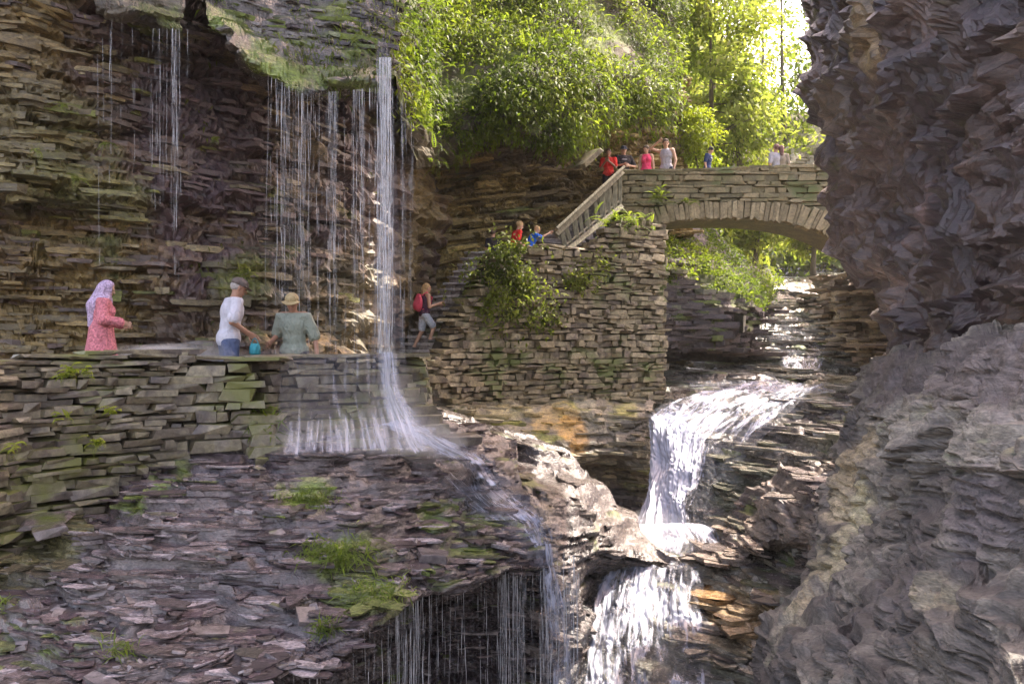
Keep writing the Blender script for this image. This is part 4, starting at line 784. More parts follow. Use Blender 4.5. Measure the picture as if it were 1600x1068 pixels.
# greenery on the bank behind the pier, on the hillside and beyond the bridge
p, n = scatter('gorge_bank', 2400, lambda p, n, v, u: (n[:, 2] > .1)*(v < .52)*(v > .02)*sstep(-.5, -.1, fbm(p*.8, 71, 3)), 11)
o = leaves_mesh('bank_greenery', p+n*.03, n, 6, .13, .4, .3, LPAL, 'leaf', 12, .9); tag(o, 'bright low plants draped over the dark bank behind the pier', kind='stuff')
p, n = scatter('wooded_hillside', 7500, lambda p, n, v, u: 1-.9*(p[:, 0]/p[:, 1]*F > 330)*(p[:, 2]/p[:, 1]*F > 330), 13)
p = p+np.array([0, -1, .6])*np.random.default_rng(4).uniform(0, 2.2, (len(p), 1))
o = leaves_mesh('woodland', p, n, 7, .42, .45, .2, BPAL, 'leafbright', 14, 1.2, palfreq=.22, far=True); tag(o, 'sunlit woodland covering the far slope of the gorge', kind='stuff')
p, n = scatter('sunny_ledges', 260, lambda p, n, v, u: sstep(.1, .3, fbm(p*.5, 99, 3)), 17)
o = leaves_mesh('ledge_plants', p+n*.1, n, 6, .3, .5, .2, BPAL, 'leafbright', 18, 1.0); tag(o, 'small plants in the cracks of the pale sunny ledges', kind='stuff')
# moss tufts on cliffs
p, n = scatter('cliff_face', 420, lambda p, n, v, u: sstep(.12, .4, fbm(p*.8, 33, 3))*(p[:, 2] < 5), 19)
o = leaves_mesh('cliff_plants', p+n*.03, n, 3, .11, .38, .9, [(.05, .055, .015), (.10, .11, .02), (.13, .14, .04)], 'leaf', 20, 1.0); tag(o, 'sparse small plants hanging from cracks in the dim cliff', kind='stuff')
p, n = scatter('overhanging_ledge', 900, lambda p, n, v, u: (v > .45)*(v < .72)*sstep(-.1, .25, fbm(p*1.2, 34, 3)), 23)
o = leaves_mesh('ledge_moss', p, n, 5, .12, .22, 1.1, [(.07, .09, .02), (.13, .17, .03), (.20, .24, .04)], 'leaf', 24, .8); tag(o, 'dripping moss along the lip of the overhanging ledge', kind='stuff')
# grass tufts and ferns one can point to
def tuft(label, px, py, Y, k, L, spreadx, seed, name='grass_tuft', cat='grass', w=.10, pal=None, lean=(0, -.3, .5), tilt=.0, g='tufts of green on the shelf'):
    rg = np.random.default_rng(seed); c = np.array(P(px, py, Y)); b = c+rg.normal(size=(k, 3))*np.array([spreadx, spreadx*.5, spreadx*.35])+np.stack([np.zeros(k)]*2+[tilt*rg.normal(size=k)*0], 1)
    n = np.tile(np.array(lean), (k, 1)); n /= np.linalg.norm(n[0]); o = leaves_mesh(name, b, n, 5, L, w, .45, pal or [(.08, .11, .02), (.14, .19, .03), (.2, .25, .05)], 'leaf', seed, .25)
    me = o.data; V = np.empty(len(me.vertices)*3, np.float32); me.vertices.foreach_get('co', V); V = V.reshape(-1, 3)-c; me.vertices.foreach_set('co', V.ravel()); me.update(); o.location = c
    tag(o, label, cat, g); return o
tuft('bright slanting grass tuft at the foot of the terrace wall', 398, 668, 10.6, 80, .26, .10, 51)
tuft('largest mossy grass clump halfway down the shelf', 478, 785, 9.3, 170, .10, .15, 52)
tuft('long green tuft below the largest clump, on the lower half of the shelf', 525, 868, 8.2, 110, .15, .20, 53)
tuft('small vivid green sprig on the shelf edge just above the dark drips', 510, 982, 7.15, 30, .13, .035, 54, lean=(0, -.2, 1))
tuft('green tuft on the lip of the shelf beside the corner of the dark hollow', 590, 925, 7.7, 40, .13, .12, 55)
tuft('tiny grass tuft at the bottom left of the shelf rubble', 186, 1018, 6.6, 20, .12, .06, 56, lean=(0, -.2, 1))
tuft('fine grass edge at the far left border of the shelf', 4, 960, 7.6, 40, .14, .12, 57)
def fern(label, px, py, Y, k, L, w, seed, g, spread=.04, lean=(0, -.5, .5), pal=None, mat='leaf', cat='fern'):
    rg = np.random.default_rng(seed); c = np.array(P(px, py, Y)); b = rg.normal(size=(k, 3))*spread*np.array([1, .4, .8]); d = np.array(lean)+rg.normal(size=(k, 3))*np.array([.8, .4, .45])
    o = fern_mesh(b, d, L, w, pal or LPAL[1:], 'fern', mat, seed); o.location = c; tag(o, label, cat, g); return o
fern('big fern clump spilling out below the wooden railing', 975, 352, 21.5, 110, .50, .075, 61, 'ferns on the masonry', .26)
fern('light fern sprays rooted in the bridge face just right of the railing', 1030, 308, 23.3, 26, .36, .055, 62, 'ferns on the masonry', .10)
fern('second fern spray on the bridge, lower edge of the face above the arch', 1075, 316, 23.3, 7, .4, .08, 63, 'ferns on the masonry', .05)
for k, (px, py, sz, lab) in enumerate([(800, 400, .24, 'creeper patch at the top of the retaining wall below the seated children'), (775, 432, .26, 'creeper patch on the wall beside the upper steps'), (812, 448, .26, 'creeper patch in the middle of the retaining wall greenery'),
        (757, 468, .26, 'creeper patch hanging near the steps, left part of the wall greenery'), (798, 486, .28, 'lowest and widest creeper patch on the retaining wall'), (842, 494, .18, 'small creeper wisp at the right end of the wall greenery'),
        (905, 440, .16, 'isolated creeper wisp high on the right half of the retaining wall'), (930, 412, .14, 'sprig of leaves on the wall just under the fern clump')]):
    Y = 19.2+(px-740)/280*2.2; rg = np.random.default_rng(70+k); c = np.array(P(px, py, Y)); kk = int(520*sz/.26*(1 if k < 5 else .5)); b = rg.normal(size=(kk, 3))*np.array([sz*1.5, .05, sz*1.05]); b = b[fbm((b+c)*3.1, 140+k, 3) > -.12]; kk = len(b)
    o = leaves_mesh('wall_creeper', b, np.tile([0., -.9, .3], (kk, 1)), 2, .105, .55, .5, [(.08, .10, .02), (.16, .19, .03), (.25, .27, .05)], 'leaf', 80+k, .3); o.location = c
    tag(o, lab, 'creeper', 'creeper patches on the retaining wall')
for k, (px, py, Y, lab) in enumerate([(100, 165, 11.5, 'pale drooping fern high on the left of the dim cliff'), (120, 280, 11.5, 'pale drooping leaf cluster on the cliff above the dark undercut'), (60, 235, 11.3, 'faint fern at the left of the two pale ones on the cliff'),
        (165, 225, 12.3, 'small fern right of the pale drooping ones on the left cliff'), (335, 218, 13.0, 'lone pale sprig in the dark middle of the cliff'), (385, 428, 13.2, 'yellow-green mossy plant on the cliff between the two men')]):
    fern(lab, px, py, Y, 7 if k < 5 else 26, .26, .06, 90+k, 'ferns growing from the dim cliff', .015 if k < 5 else .06, (0, -.8, .1), [(.12, .14, .04), (.2, .22, .07), (.28, .30, .12)])
for k, (px, py, Y, n_, L_, lab) in enumerate([(110, 582, 9.0, 22, .17, 'leafy weed just under the coping near the left end of the terrace wall'), (135, 578, 9.15, 12, .13, 'smaller sprig right of the leafy weed under the coping'), (178, 640, 9.35, 16, .14, 'fern in the mossy wall below the woman in pink'),
        (100, 650, 8.8, 10, .12, 'single pale sprig low on the left half of the mossy wall'), (150, 690, 8.9, 18, .14, 'weed trailing at the foot of the mossy wall'), (20, 700, 8.2, 12, .13, 'small weed at the left picture edge of the mossy wall'), (655, 600, 17.6, 26, .3, 'pale fern at the left foot of the retaining wall, right of the waterfall')]):
    fern(lab, px, py, Y-.25, n_, L_, L_*.3, 130+k, 'weeds in the terrace wall' if k < 6 else None, .035, (0, -.8, .35), [(.12, .15, .02), (.22, .26, .04), (.32, .34, .07)])
# trees beyond the bridge
def tree(label, px, py_base, Y, H, cr, seed, nl=900, pal=BPAL, lsz=.26, lean=.0, trunkr=.16, crown0=.3, name='broadleaf_tree'):
    rg = np.random.default_rng(seed); base = np.array(P(px, py_base, Y)); t = tag(empty(name, base), label, 'tree', 'sunlit trees beyond the bridge'); mb = MB(); tips = []
    pts = [np.array([lean*H*s**1.5+.15*math.sin(3*s+seed), .1*math.sin(5*s), H*s]) for s in np.linspace(0, 1, 9)]; mb.tube(pts, [trunkr*(1-.85*s) for s in np.linspace(0, 1, 9)], 7); mb.build('trunk', M['bark'], t, True); lb = MB()
    for i in range(26):
        s = rg.uniform(crown0, .97); b = np.array([np.interp(s, np.linspace(0, 1, 9), [q[k] for q in pts]) for k in range(3)]); a = rg.uniform(0, 6.28); L = cr*(1.15-.7*abs(s-.5)*1.6)*rg.uniform(.6, 1.1)
        e = b+np.array([math.cos(a)*L, math.sin(a)*L, L*rg.uniform(-.1, .5)]); m = (b+e)/2+(0, 0, -.05*L); lb.tube([b, m, e], [trunkr*.3*(1.1-s), trunkr*.2*(1.1-s), .015], 4)
        for q in range(4): w_ = rg.uniform(.45, 1.08); tips.append(b*(1-w_)+e*w_+rg.normal(size=3)*.2*cr*.5)
    lb.build('limb', M['bark'], t, True); tips = np.array(tips); idx = rg.integers(0, len(tips), nl); c = tips[idx]+rg.normal(size=(nl, 3))*np.array([1, 1, .45])*cr*.17
    nr = c-np.array([lean*H*.4, 0, H*.6]); nr /= np.linalg.norm(nr, axis=1, keepdims=True)+1e-6
    leaves_mesh('crown', c, nr, 6, lsz, .5, .35, pal, 'leafbright', seed, .9, parent=t, palfreq=.5); return t
DPAL = [(.06, .09, .02), (.10, .14, .025), (.15, .19, .035)]
tree('slender yellow-green tree rising behind the boy on the bridge', 1105, 330, 31, 7.5, 2.0, 201, 900)
tree('rounded bright green bush-like tree beside the boy, right behind the bridge parapet', 1150, 300, 32, 3.6, 1.5, 202, 800, lsz=.2, crown0=.1)
tree('tall darker tree with open crown near the right cliff, sky showing through it', 1225, 330, 38, 10.5, 2.0, 203, 300, DPAL)
tree('pale tree in the middle of the gorge opening, behind the slender one', 1120, 300, 44, 13, 3.2, 204, 900)
tree('leaning tree arching over the gap from the left, top of the view', 1040, 240, 33, 10, 2.8, 205, 900, LPAL[1:], lean=.18)
tree('small sunlit tree hanging low under the bridge arch at right', 1275, 430, 42, 4.0, 1.3, 206, 800)
tree('small yellow tree glowing under the middle of the arch', 1180, 425, 40, 3.4, 1.3, 207, 800)
tree('distant hazy tree on the skyline against the white sky', 1190, 260, 62, 16, 3.0, 208, 330, lsz=.4)
tree('bushy lime shrub beside the man with raised arm at the left end of the bridge', 1083, 262, 27.5, 1.7, .8, 209, 420, [(.14, .18, .02), (.22, .26, .02), (.30, .32, .03)], lsz=.14, crown0=.05, trunkr=.04)
print('greenery', time.time()-T0)
# ================================================================ WATER
def flow_mat(name, thr, base, sc_, amin, amax, rough=.22, bump=.8):
    m, nt, b = new_mat(name); L = nt.links.new
    at = N(nt, 'ShaderNodeAttribute', attribute_name='Col'); mp = N(nt, 'ShaderNodeMapping'); mp.inputs['Scale'].default_value = sc_; L(at.outputs['Color'], mp.inputs[0])
    n1 = N(nt, 'ShaderNodeTexNoise'); n1.inputs['Scale'].default_value = 1; n1.inputs['Detail'].default_value = 8; n1.inputs['Roughness'].default_value = .7; n1.inputs['Distortion'].default_value = .6; L(mp.outputs[0], n1.inputs[0])
    ad = N(nt, 'ShaderNodeMath', operation='ADD'); L(n1.outputs[0], ad.inputs[0]); L(at.outputs['Alpha'], ad.inputs[1])
    r = N(nt, 'ShaderNodeMapRange'); r.inputs[1].default_value = thr[0]+.5; r.inputs[2].default_value = thr[1]+.5; r.inputs[3].default_value = amin; r.inputs[4].default_value = amax; L(ad.outputs[0], r.inputs[0]); L(r.outputs[0], b.inputs['Alpha'])
    b.inputs['Base Color'].default_value = (*base, 1); b.inputs['Roughness'].default_value = rough
    bp = N(nt, 'ShaderNodeBump'); bp.inputs['Strength'].default_value = bump; bp.inputs['Distance'].default_value = .05; L(n1.outputs[0], bp.inputs['Height']); L(bp.outputs[0], b.inputs['Normal']); return m
M['cascade'] = flow_mat('cascade_foam', (.47, .65), (.46, .475, .57), (8, 1.3, 1), .06, .92)
M['film'] = flow_mat('water_film', (.46, .70), (.66, .67, .76), (17, .9, 1), .04, .55)
def cascade(name, rows, nu, nv, mat, cov, seed, disp=.06, streak=(7, 1.5), label=None, off=0, drp=None):
    G = grid_interp(rows, nu, nv)
    if drp is not None: G = drape(G, drp)
    n = normals(G); n = n*np.where(n[..., 1:2]*1.0+(-n[..., 2:3]) > 0, -1, 1)
    wd = np.linalg.norm(np.diff(G, axis=1), axis=2).mean()*nu; ln = np.linalg.norm(np.diff(G, axis=0), axis=2).mean()*nv
    v, u = np.meshgrid(np.linspace(0, 1, nv), np.linspace(0, 1, nu), indexing='ij'); q = np.stack([u*wd, v*ln, np.zeros_like(u)+seed], -1)
    d = fbm(q*np.array([streak[0], streak[1], 1]), seed, 4)*disp+fbm(q*np.array([2, .8, 1]), seed+5, 2)*disp*1.6+np.abs(vn(q*np.array([16, 7, 1]), seed+9))*disp*.4
    G = G+n*(d+off)[..., None]; a = cov(u, v)
    me = mesh_np(name, G.reshape(-1, 3), faces_grid(nv, nu), True, np.concatenate([q.reshape(-1, 3), a.reshape(-1, 1)], 1)); return tag(link(name, me, M[mat]), label, kind='structure')
edge = lambda u, w=.12, k=.35: -k*(1-sstep(0, w, u))-k*(1-sstep(0, w, 1-u))
cascade('waterfall', [[(1180, 606, 22.0), (1215, 602, 21.8), (1255, 601, 21.4), (1290, 604, 20.9)],
     [(1110, 612, 21.2), (1155, 610, 20.8), (1200, 614, 20.4), (1262, 622, 19.6)],
     [(1040, 630, 20.5), (1100, 628, 20.0), (1155, 636, 19.4), (1222, 656, 18.6)],
     [(1012, 655, 20.1), (1052, 672, 19.3), (1100, 690, 18.6), (1165, 712, 17.9)],
     [(1012, 710, 19.3), (1045, 728, 18.5), (1085, 745, 17.8), (1150, 770, 17.2)],
     [(1006, 770, 18.5), (1035, 780, 17.9), (1070, 790, 17.3), (1125, 806, 16.7)],
     [(978, 826, 17.7), (1025, 832, 17.2), (1070, 836, 16.8), (1112, 838, 16.3)],
     [(960, 860, 17.0), (1010, 862, 16.6), (1060, 864, 16.2), (1100, 862, 15.9)]], 150, 260, 'cascade', lambda u, v: .53+.10*sstep(.35, .6, v)+edge(u, .1, .3)-.30*sstep(.5, .8, u)*sstep(.35, .55, v)+.12*(1-sstep(.2, .5, np.abs(u-.25)))*sstep(.3, .5, v), 301, .10, (8, 1.2))
cascade('pool', [[(975, 822, 16.9), (1030, 822, 16.8), (1080, 822, 16.7), (1118, 824, 16.5)], [(985, 848, 16.2), (1040, 848, 16.1), (1095, 850, 15.8), (1135, 852, 15.6)],
     [(990, 872, 15.6), (1045, 874, 15.4), (1100, 876, 15.1), (1145, 876, 15.0)], [(945, 892, 15.3), (1015, 892, 15.0), (1075, 892, 14.8), (1130, 895, 14.6)]], 90, 80, 'cascade', lambda u, v: .48+edge(u, .12, .25)+.2*(1-sstep(0, .4, v))-.04*sstep(.4, .7, v), 302, .05, (3, 3))
cascade('waterfall', [[(950, 886, 15.1), (1000, 888, 14.9), (1050, 888, 14.7), (1098, 890, 14.5)], [(932, 915, 14.6), (990, 915, 14.4), (1045, 915, 14.2), (1100, 920, 14.0)],
     [(922, 960, 13.9), (985, 960, 13.7), (1045, 965, 13.5), (1105, 965, 13.3)], [(912, 1010, 13.2), (980, 1010, 13.0), (1045, 1015, 12.8), (1108, 1010, 12.7)],
     [(905, 1070, 12.4), (980, 1075, 12.2), (1045, 1075, 12.0), (1112, 1070, 12.0)], [(890, 1160, 11.4), (980, 1160, 11.2), (1045, 1160, 11.0), (1120, 1160, 11.0)]], 140, 170, 'cascade', lambda u, v: .55+edge(u, .08, .3)-.16*sstep(.1, .25, v)*(1-sstep(.25, .33, v))*0+.14*fbm(np.stack([u*5, v*6, u*0], -1), 5, 3)-.22*sstep(.5, .8, u)*sstep(.3, .45, v)*(1-sstep(.55, .68, v)), 303, .12, (7, 1.6))
cascade('waterfall', [[(1214, 556, 28.2), (1250, 556, 28.1), (1294, 556, 28.0)], [(1218, 566, 27.5), (1252, 567, 27.4), (1290, 565, 27.3)], [(1215, 584, 26.2), (1250, 584, 26.1), (1282, 582, 26.1)]], 60, 36, 'cascade', lambda u, v: .52+edge(u, .12, .3)+.06*v, 304, .05, (9, 1.5))
cascade('stream_film', [[(1195, 470, 41), (1225, 468, 41), (1262, 470, 41)], [(1195, 500, 35.6), (1230, 498, 35.6), (1278, 500, 35.6)], [(1200, 530, 31.6), (1240, 528, 31.6), (1285, 530, 31.6)], [(1208, 556, 28.3), (1250, 555, 28.3), (1294, 556, 28.2)]], 60, 70, 'film', lambda u, v: .46+edge(u, .2, .3), 305, .05, (2, 2))
cascade('stream_film', [[(1060, 588, 25.4), (1150, 586, 25.4), (1240, 584, 25.2), (1330, 584, 24.4)], [(1060, 604, 23.7), (1160, 602, 23.4), (1250, 602, 22.8), (1345, 600, 21.8)], [(1090, 614, 21.4), (1170, 612, 21.2), (1260, 614, 20.8), (1350, 612, 19.8)]], 130, 60, 'film', lambda u, v: .55+edge(u, .1, .2)-.14*(1-sstep(0, .6, v)), 306, .03, (1.2, 4))
# water sheeting down the stepped terrace wall
cascade('stream_film', [[(438, 556, 10.75), (500, 555, 10.95), (570, 554, 11.15), (634, 553, 11.35)], [(436, 620, 10.45), (500, 618, 10.65), (572, 615, 10.8), (640, 612, 11.05)],
     [(434, 655, 10.15), (505, 653, 10.3), (580, 650, 10.45), (655, 645, 10.7)], [(428, 690, 9.75), (505, 690, 9.95), (590, 688, 10.05), (675, 688, 10.35)], [(420, 716, 9.45), (505, 714, 9.65), (595, 712, 9.85), (700, 712, 10.15)]], 140, 130, 'film',
     lambda u, v: .42+.13*sstep(.45, .8, v)+.08*sstep(.6, .9, u)+edge(u, .1, .3)-.3*sstep(.92, 1, v), 307, .03, (7, 1))
from mathutils.bvhtree import BVHTree
def bvh_of(names):
    V = []; Fs = []; n0 = 0
    for nm in names: G = ROCKS[nm][0]; V.append(G.reshape(-1, 3)); Fs.append(faces_grid(*G.shape[:2])+n0); n0 += V[-1].shape[0]
    return BVHTree.FromPolygons(np.concatenate(V).tolist(), np.concatenate(Fs).tolist())
shelf_bvh = bvh_of(['terrace_shelf', 'middle_bluff'])
def drape(G, bvh, lift=.10, soft=3):                                  # let a sheet of water lie on the rock under it
    H = G.copy()
    for i in range(G.shape[0]):
        for j in range(G.shape[1]):
            d = Vector(G[i, j]).normalized(); hit = bvh.ray_cast(Vector((0, 0, 0)), d)
            if hit[0] is not None and abs(hit[3]-np.linalg.norm(G[i, j])) < 1.6: H[i, j] = hit[0]-d*lift
    for _ in range(soft):
        K = H.copy(); K[1:-1] = (H[:-2]+H[1:-1]*2+H[2:])/4; K[:, 1:-1] = (K[:, :-2]+K[:, 1:-1]*2+K[:, 2:])/4; H = K
    return H
cascade('waterfall', [[(575, 668, 11.0), (610, 660, 11.0), (645, 650, 11.1)], [(618, 690, 10.7), (655, 676, 10.7), (690, 664, 10.8)],
     [(664, 712, 10.5), (700, 700, 10.6), (725, 690, 10.8)], [(710, 738, 10.5), (740, 722, 10.7), (765, 708, 11.0)], [(722, 775, 10.3), (760, 755, 10.5), (790, 740, 10.8)], [(752, 800, 10.1), (790, 780, 10.3), (822, 766, 10.6)],
     [(795, 832, 10.0), (832, 812, 10.1), (860, 800, 10.3)], [(818, 862, 9.9), (850, 850, 10.0), (880, 840, 10.1)]],
     60, 200, 'cascade', lambda u, v: .62+edge(u, .45, .36)+.08*(1-sstep(.0, .5, v))-.03*sstep(.45, .7, v)+.12*fbm(np.stack([u*7, v*14, u*0], -1), 3, 3), 308, .02, (9, 1.5), drp=shelf_bvh)
cascade('waterfall', [[(838, 850, 9.95), (856, 848, 9.9), (874, 846, 10.0)], [(840, 890, 9.85), (860, 890, 9.8), (884, 888, 9.9)], [(844, 960, 9.8), (870, 960, 9.75), (898, 960, 9.85)], [(846, 1030, 9.8), (878, 1030, 9.7), (910, 1030, 9.8)], [(840, 1120, 9.8), (880, 1120, 9.7), (920, 1120, 9.8)]],
     40, 160, 'cascade', lambda u, v: .53+edge(u, .35, .3)+.10*fbm(np.stack([u*5, v*8, u*0], -1), 4, 3), 318, .06, (9, 1.2))
cascade('waterfall', [[(588, 548, 11.3), (602, 548, 11.3), (618, 548, 11.3)], [(588, 600, 11.15), (605, 600, 11.1), (628, 600, 11.15)], [(588, 640, 11.05), (615, 636, 11.0), (648, 630, 11.0)], [(590, 672, 10.9), (630, 668, 10.85), (672, 655, 10.9)]],
     50, 90, 'film', lambda u, v: .64+edge(u, .35, .32)-.06*sstep(.8, 1, v), 319, .03, (9, 1.2))
cascade('stream_film', [[(640, 690, 11.2), (700, 700, 11.4), (770, 712, 12.2)], [(640, 724, 10.8), (710, 726, 11.0), (790, 735, 11.8)], [(690, 780, 10.2), (760, 778, 10.3), (826, 785, 11.0)], [(740, 815, 10.0), (800, 812, 10.1), (850, 815, 10.6)]], 90, 100, 'film', lambda u, v: .54+edge(u, .25, .3), 309, .01, (4, 3), drp=shelf_bvh)
def strands(name, items, seed, label=None, gap=.38):
    """items: (px, Y, py_top, py_bottom, radius)"""
    rg = np.random.default_rng(seed); V = []; Fs = []; n0 = 0; cols = []
    for px, Y, a, b, rad in items:
        X, _, zt = P(px, a, Y); zb = P(px, b, Y)[2]; k = max(6, int((zt-zb)/.11)); zz = np.linspace(zt, zb, k); ph = rg.uniform(0, 9); gate = np.repeat(rg.random(k//3+1) > gap, 3)[:k]*1.0
        x = X+.0035*np.cumsum(rg.normal(size=k)); y = Y-.02*np.minimum(1, (zt-zz)/2); r_ = rad*(.6+.6*rg.random(k))*(1-.35*np.linspace(0, 1, k))*gate
        for j in range(3):
            ang = j*2.094+ph; V.append(np.stack([x+np.cos(ang)*r_, y+np.sin(ang)*r_, zz], 1))
        i = np.arange(k-1)
        for j in range(3):
            o1, o2 = n0+j*k, n0+((j+1) % 3)*k; Fs.append(np.stack([o1+i, o2+i, o2+i+1, o1+i+1], 1))
        n0 += 3*k; cols.append(np.tile([1, 1, 1, .5+rg.normal()*.03], (3*k, 1)))
    me = mesh_np(name, np.concatenate(V), np.concatenate(Fs), True, np.concatenate(cols)); return tag(link(name, me, M['strand']), label, kind='structure')
rg = np.random.default_rng(77); it = []
lip = lerp_curve([(330, 40), (402, 112), (474, 152), (545, 146), (608, 140)])
for k in range(160):
    px = rg.choice([rg.uniform(415, 600), rg.normal(470, 8), rg.normal(445, 6), rg.normal(520, 5), rg.normal(565, 7)], p=[.45, .2, .12, .11, .12]); y0 = float(lip(px)); it.append((px, 12.15+rg.normal()*.12, y0-5, rg.choice([560, rg.uniform(300, 560)], p=[.6, .4]), rg.choice([.0018, .003, .0045, .006], p=[.45, .3, .18, .07])))
for px, r_ in ((444, .005), (467, .007), (474, .005), (520, .006), (563, .007), (570, .004)): it.append((px, 12.1, float(lip(px))-4, 560, r_))
strands('dripping_curtain', it, 78)
it = []
for k in range(110): px = rg.normal(602, 5.5) if k < 70 else rg.uniform(585, 648); y0 = 90 if abs(px-600) < 12 else 120+rg.uniform(0, 50)+max(0, px-610)*1.5; it.append((px+(0), 12.0+rg.normal()*.08, y0, 560, rg.choice([.004, .006, .009, .012]) if k < 70 else rg.choice([.002, .003, .005])))
strands('main_fall_strands', it, 79, gap=.25)
cascade('waterfall', [[(592, 66, 12.5), (597, 62, 12.5), (602, 66, 12.6)], [(590, 150, 12.0), (600, 150, 12.0), (612, 150, 12.1)], [(588, 350, 11.95), (603, 350, 11.95), (622, 350, 12.0)], [(580, 556, 11.9), (603, 556, 11.9), (632, 556, 11.95)]], 40, 260, 'cascade', lambda u, v: .47+edge(u, .45, .34)-.12*(1-sstep(0, .1, v)), 310, .045, (14, .8))
it = []
for k in range(46): px = rg.choice([rg.uniform(150, 250), rg.normal(275, 4), rg.uniform(235, 300)]); y0 = 10 if px < 230 else 45; it.append((px, 11.55+rg.normal()*.06, y0, rg.uniform(160, 430) if px < 235 else rg.uniform(220, 440), rg.choice([.0018, .003, .0045])))
for px in (244, 274, 277): it.append((px, 11.6, 48, 430 if px > 250 else 330, .0055))
strands('thin_fall_strands', it, 80)
it = []
lip2 = lerp_curve([(430, 1075), (530, 1012), (606, 955), (662, 910), (668, 905), (770, 890), (860, 880)]); yl = lerp_curve([(430, 6.35), (530, 6.95), (606, 7.5), (668, 8.5), (768, 9.3), (860, 9.95)])
for k in range(300): px = rg.choice([rg.uniform(440, 600), rg.uniform(606, 665), rg.uniform(665, 860), rg.normal(800, 12), rg.normal(640, 12)], p=[.12, .25, .33, .2, .10]); it.append((px, float(yl(px))+rg.uniform(0, .35), float(lip2(px))+rg.uniform(-4, 12), 1250, rg.choice([.0016, .0025, .004, .006], p=[.4, .3, .2, .1])))
strands('chasm_drips', it, 81)
it = [(rg.uniform(842, 905), 9.85+rg.normal()*.05, rg.uniform(850, 960), 1200, rg.choice([.004, .007, .010])) for k in range(60)]
strands('fan_fall_strands', it, 82)
print('water', time.time()-T0)
# ================================================================ PEOPLE
M['skin'] = plain('skin', (.46, .27, .18), .55, .08, 20, bump=0); M['skin_dark'] = plain('tanned_skin', (.32, .17, .11), .55, .08, 20, bump=0)
def cloth(n, c, v=.15, s=25):
    M[n] = plain(n, c, .85, v, s, bump=.3); nt = M[n].node_tree                     # soft folds under the weave
    tc = N(nt, 'ShaderNodeTexCoord'); mp = N(nt, 'ShaderNodeMapping'); mp.inputs['Scale'].default_value = (1, 1, .45); mp.inputs['Rotation'].default_value = (.2, .5, 0); nt.links.new(tc.outputs['Object'], mp.inputs[0])
    w_ = N(nt, 'ShaderNodeTexNoise'); w_.inputs['Scale'].default_value = 13; w_.inputs['Detail'].default_value = 3; w_.inputs['Distortion'].default_value = 1.2; nt.links.new(mp.outputs[0], w_.inputs[0])
    b2 = N(nt, 'ShaderNodeBump'); b2.inputs['Strength'].default_value = .9; b2.inputs['Distance'].default_value = .05; nt.links.new(w_.outputs[0], b2.inputs['Height'])
    b1 = [x for x in nt.nodes if x.type == 'BUMP' and x != b2][0]; nt.links.new(b2.outputs[0], b1.inputs['Normal']); return n
def surface_nets(D, org, res):
    s = D < 0; nx, ny, nz = D.shape; cs = np.zeros((nx-1, ny-1, nz-1), np.int8)
    corners = [(i, j, k) for i in (0, 1) for j in (0, 1) for k in (0, 1)]
    for i, j, k in corners: cs += s[i:nx-1+i, j:ny-1+j, k:nz-1+k]
    act = (cs > 0) & (cs < 8); idx = -np.ones(act.shape, np.int64); idx[act] = np.arange(act.sum()); I = np.argwhere(act)
    acc = np.zeros((len(I), 3)); cnt = np.zeros(len(I))
    for a in range(8):
        for b in range(a+1, 8):
            ca, cb = np.array(corners[a]), np.array(corners[b])
            if np.abs(ca-cb).sum() != 1: continue
            da = D[tuple((I+ca).T)]; db = D[tuple((I+cb).T)]; m = (da < 0) != (db < 0); t = np.where(m, da/(da-db+1e-12), 0)
            acc += np.where(m[:, None], ca+(cb-ca)*t[:, None], 0); cnt += m
    V = (I+acc/cnt[:, None])*res+org; Fs = []
    for ax in range(3):
        o1, o2 = [(1, 2), (2, 0), (0, 1)][ax]; sl = [slice(None)]*3; sl[ax] = slice(0, -1); sl2 = [slice(None)]*3; sl2[ax] = slice(1, None)
        A, B = s[tuple(sl)], s[tuple(sl2)]; E = np.argwhere(A != B); E = E[(E[:, o1] > 0) & (E[:, o2] > 0) & (E[:, o1] < D.shape[o1]-1) & (E[:, o2] < D.shape[o2]-1)]
        u = np.zeros(3, int); u[o1] = 1; w_ = np.zeros(3, int); w_[o2] = 1
        q = np.stack([idx[tuple((E-u-w_).T)], idx[tuple((E-w_).T)], idx[tuple(E.T)], idx[tuple((E-u).T)]], 1); fl = ~A[tuple(E.T)]; q[fl] = q[fl][:, ::-1]; Fs.append(q)
    return V, np.concatenate(Fs)
def cap(a, b, ra, rb=None): return ('c', np.array(a, float), np.array(b, float), ra, ra if rb is None else rb)
def ell(c, r, R=None): return ('e', np.array(c, float), np.array(r, float), R)
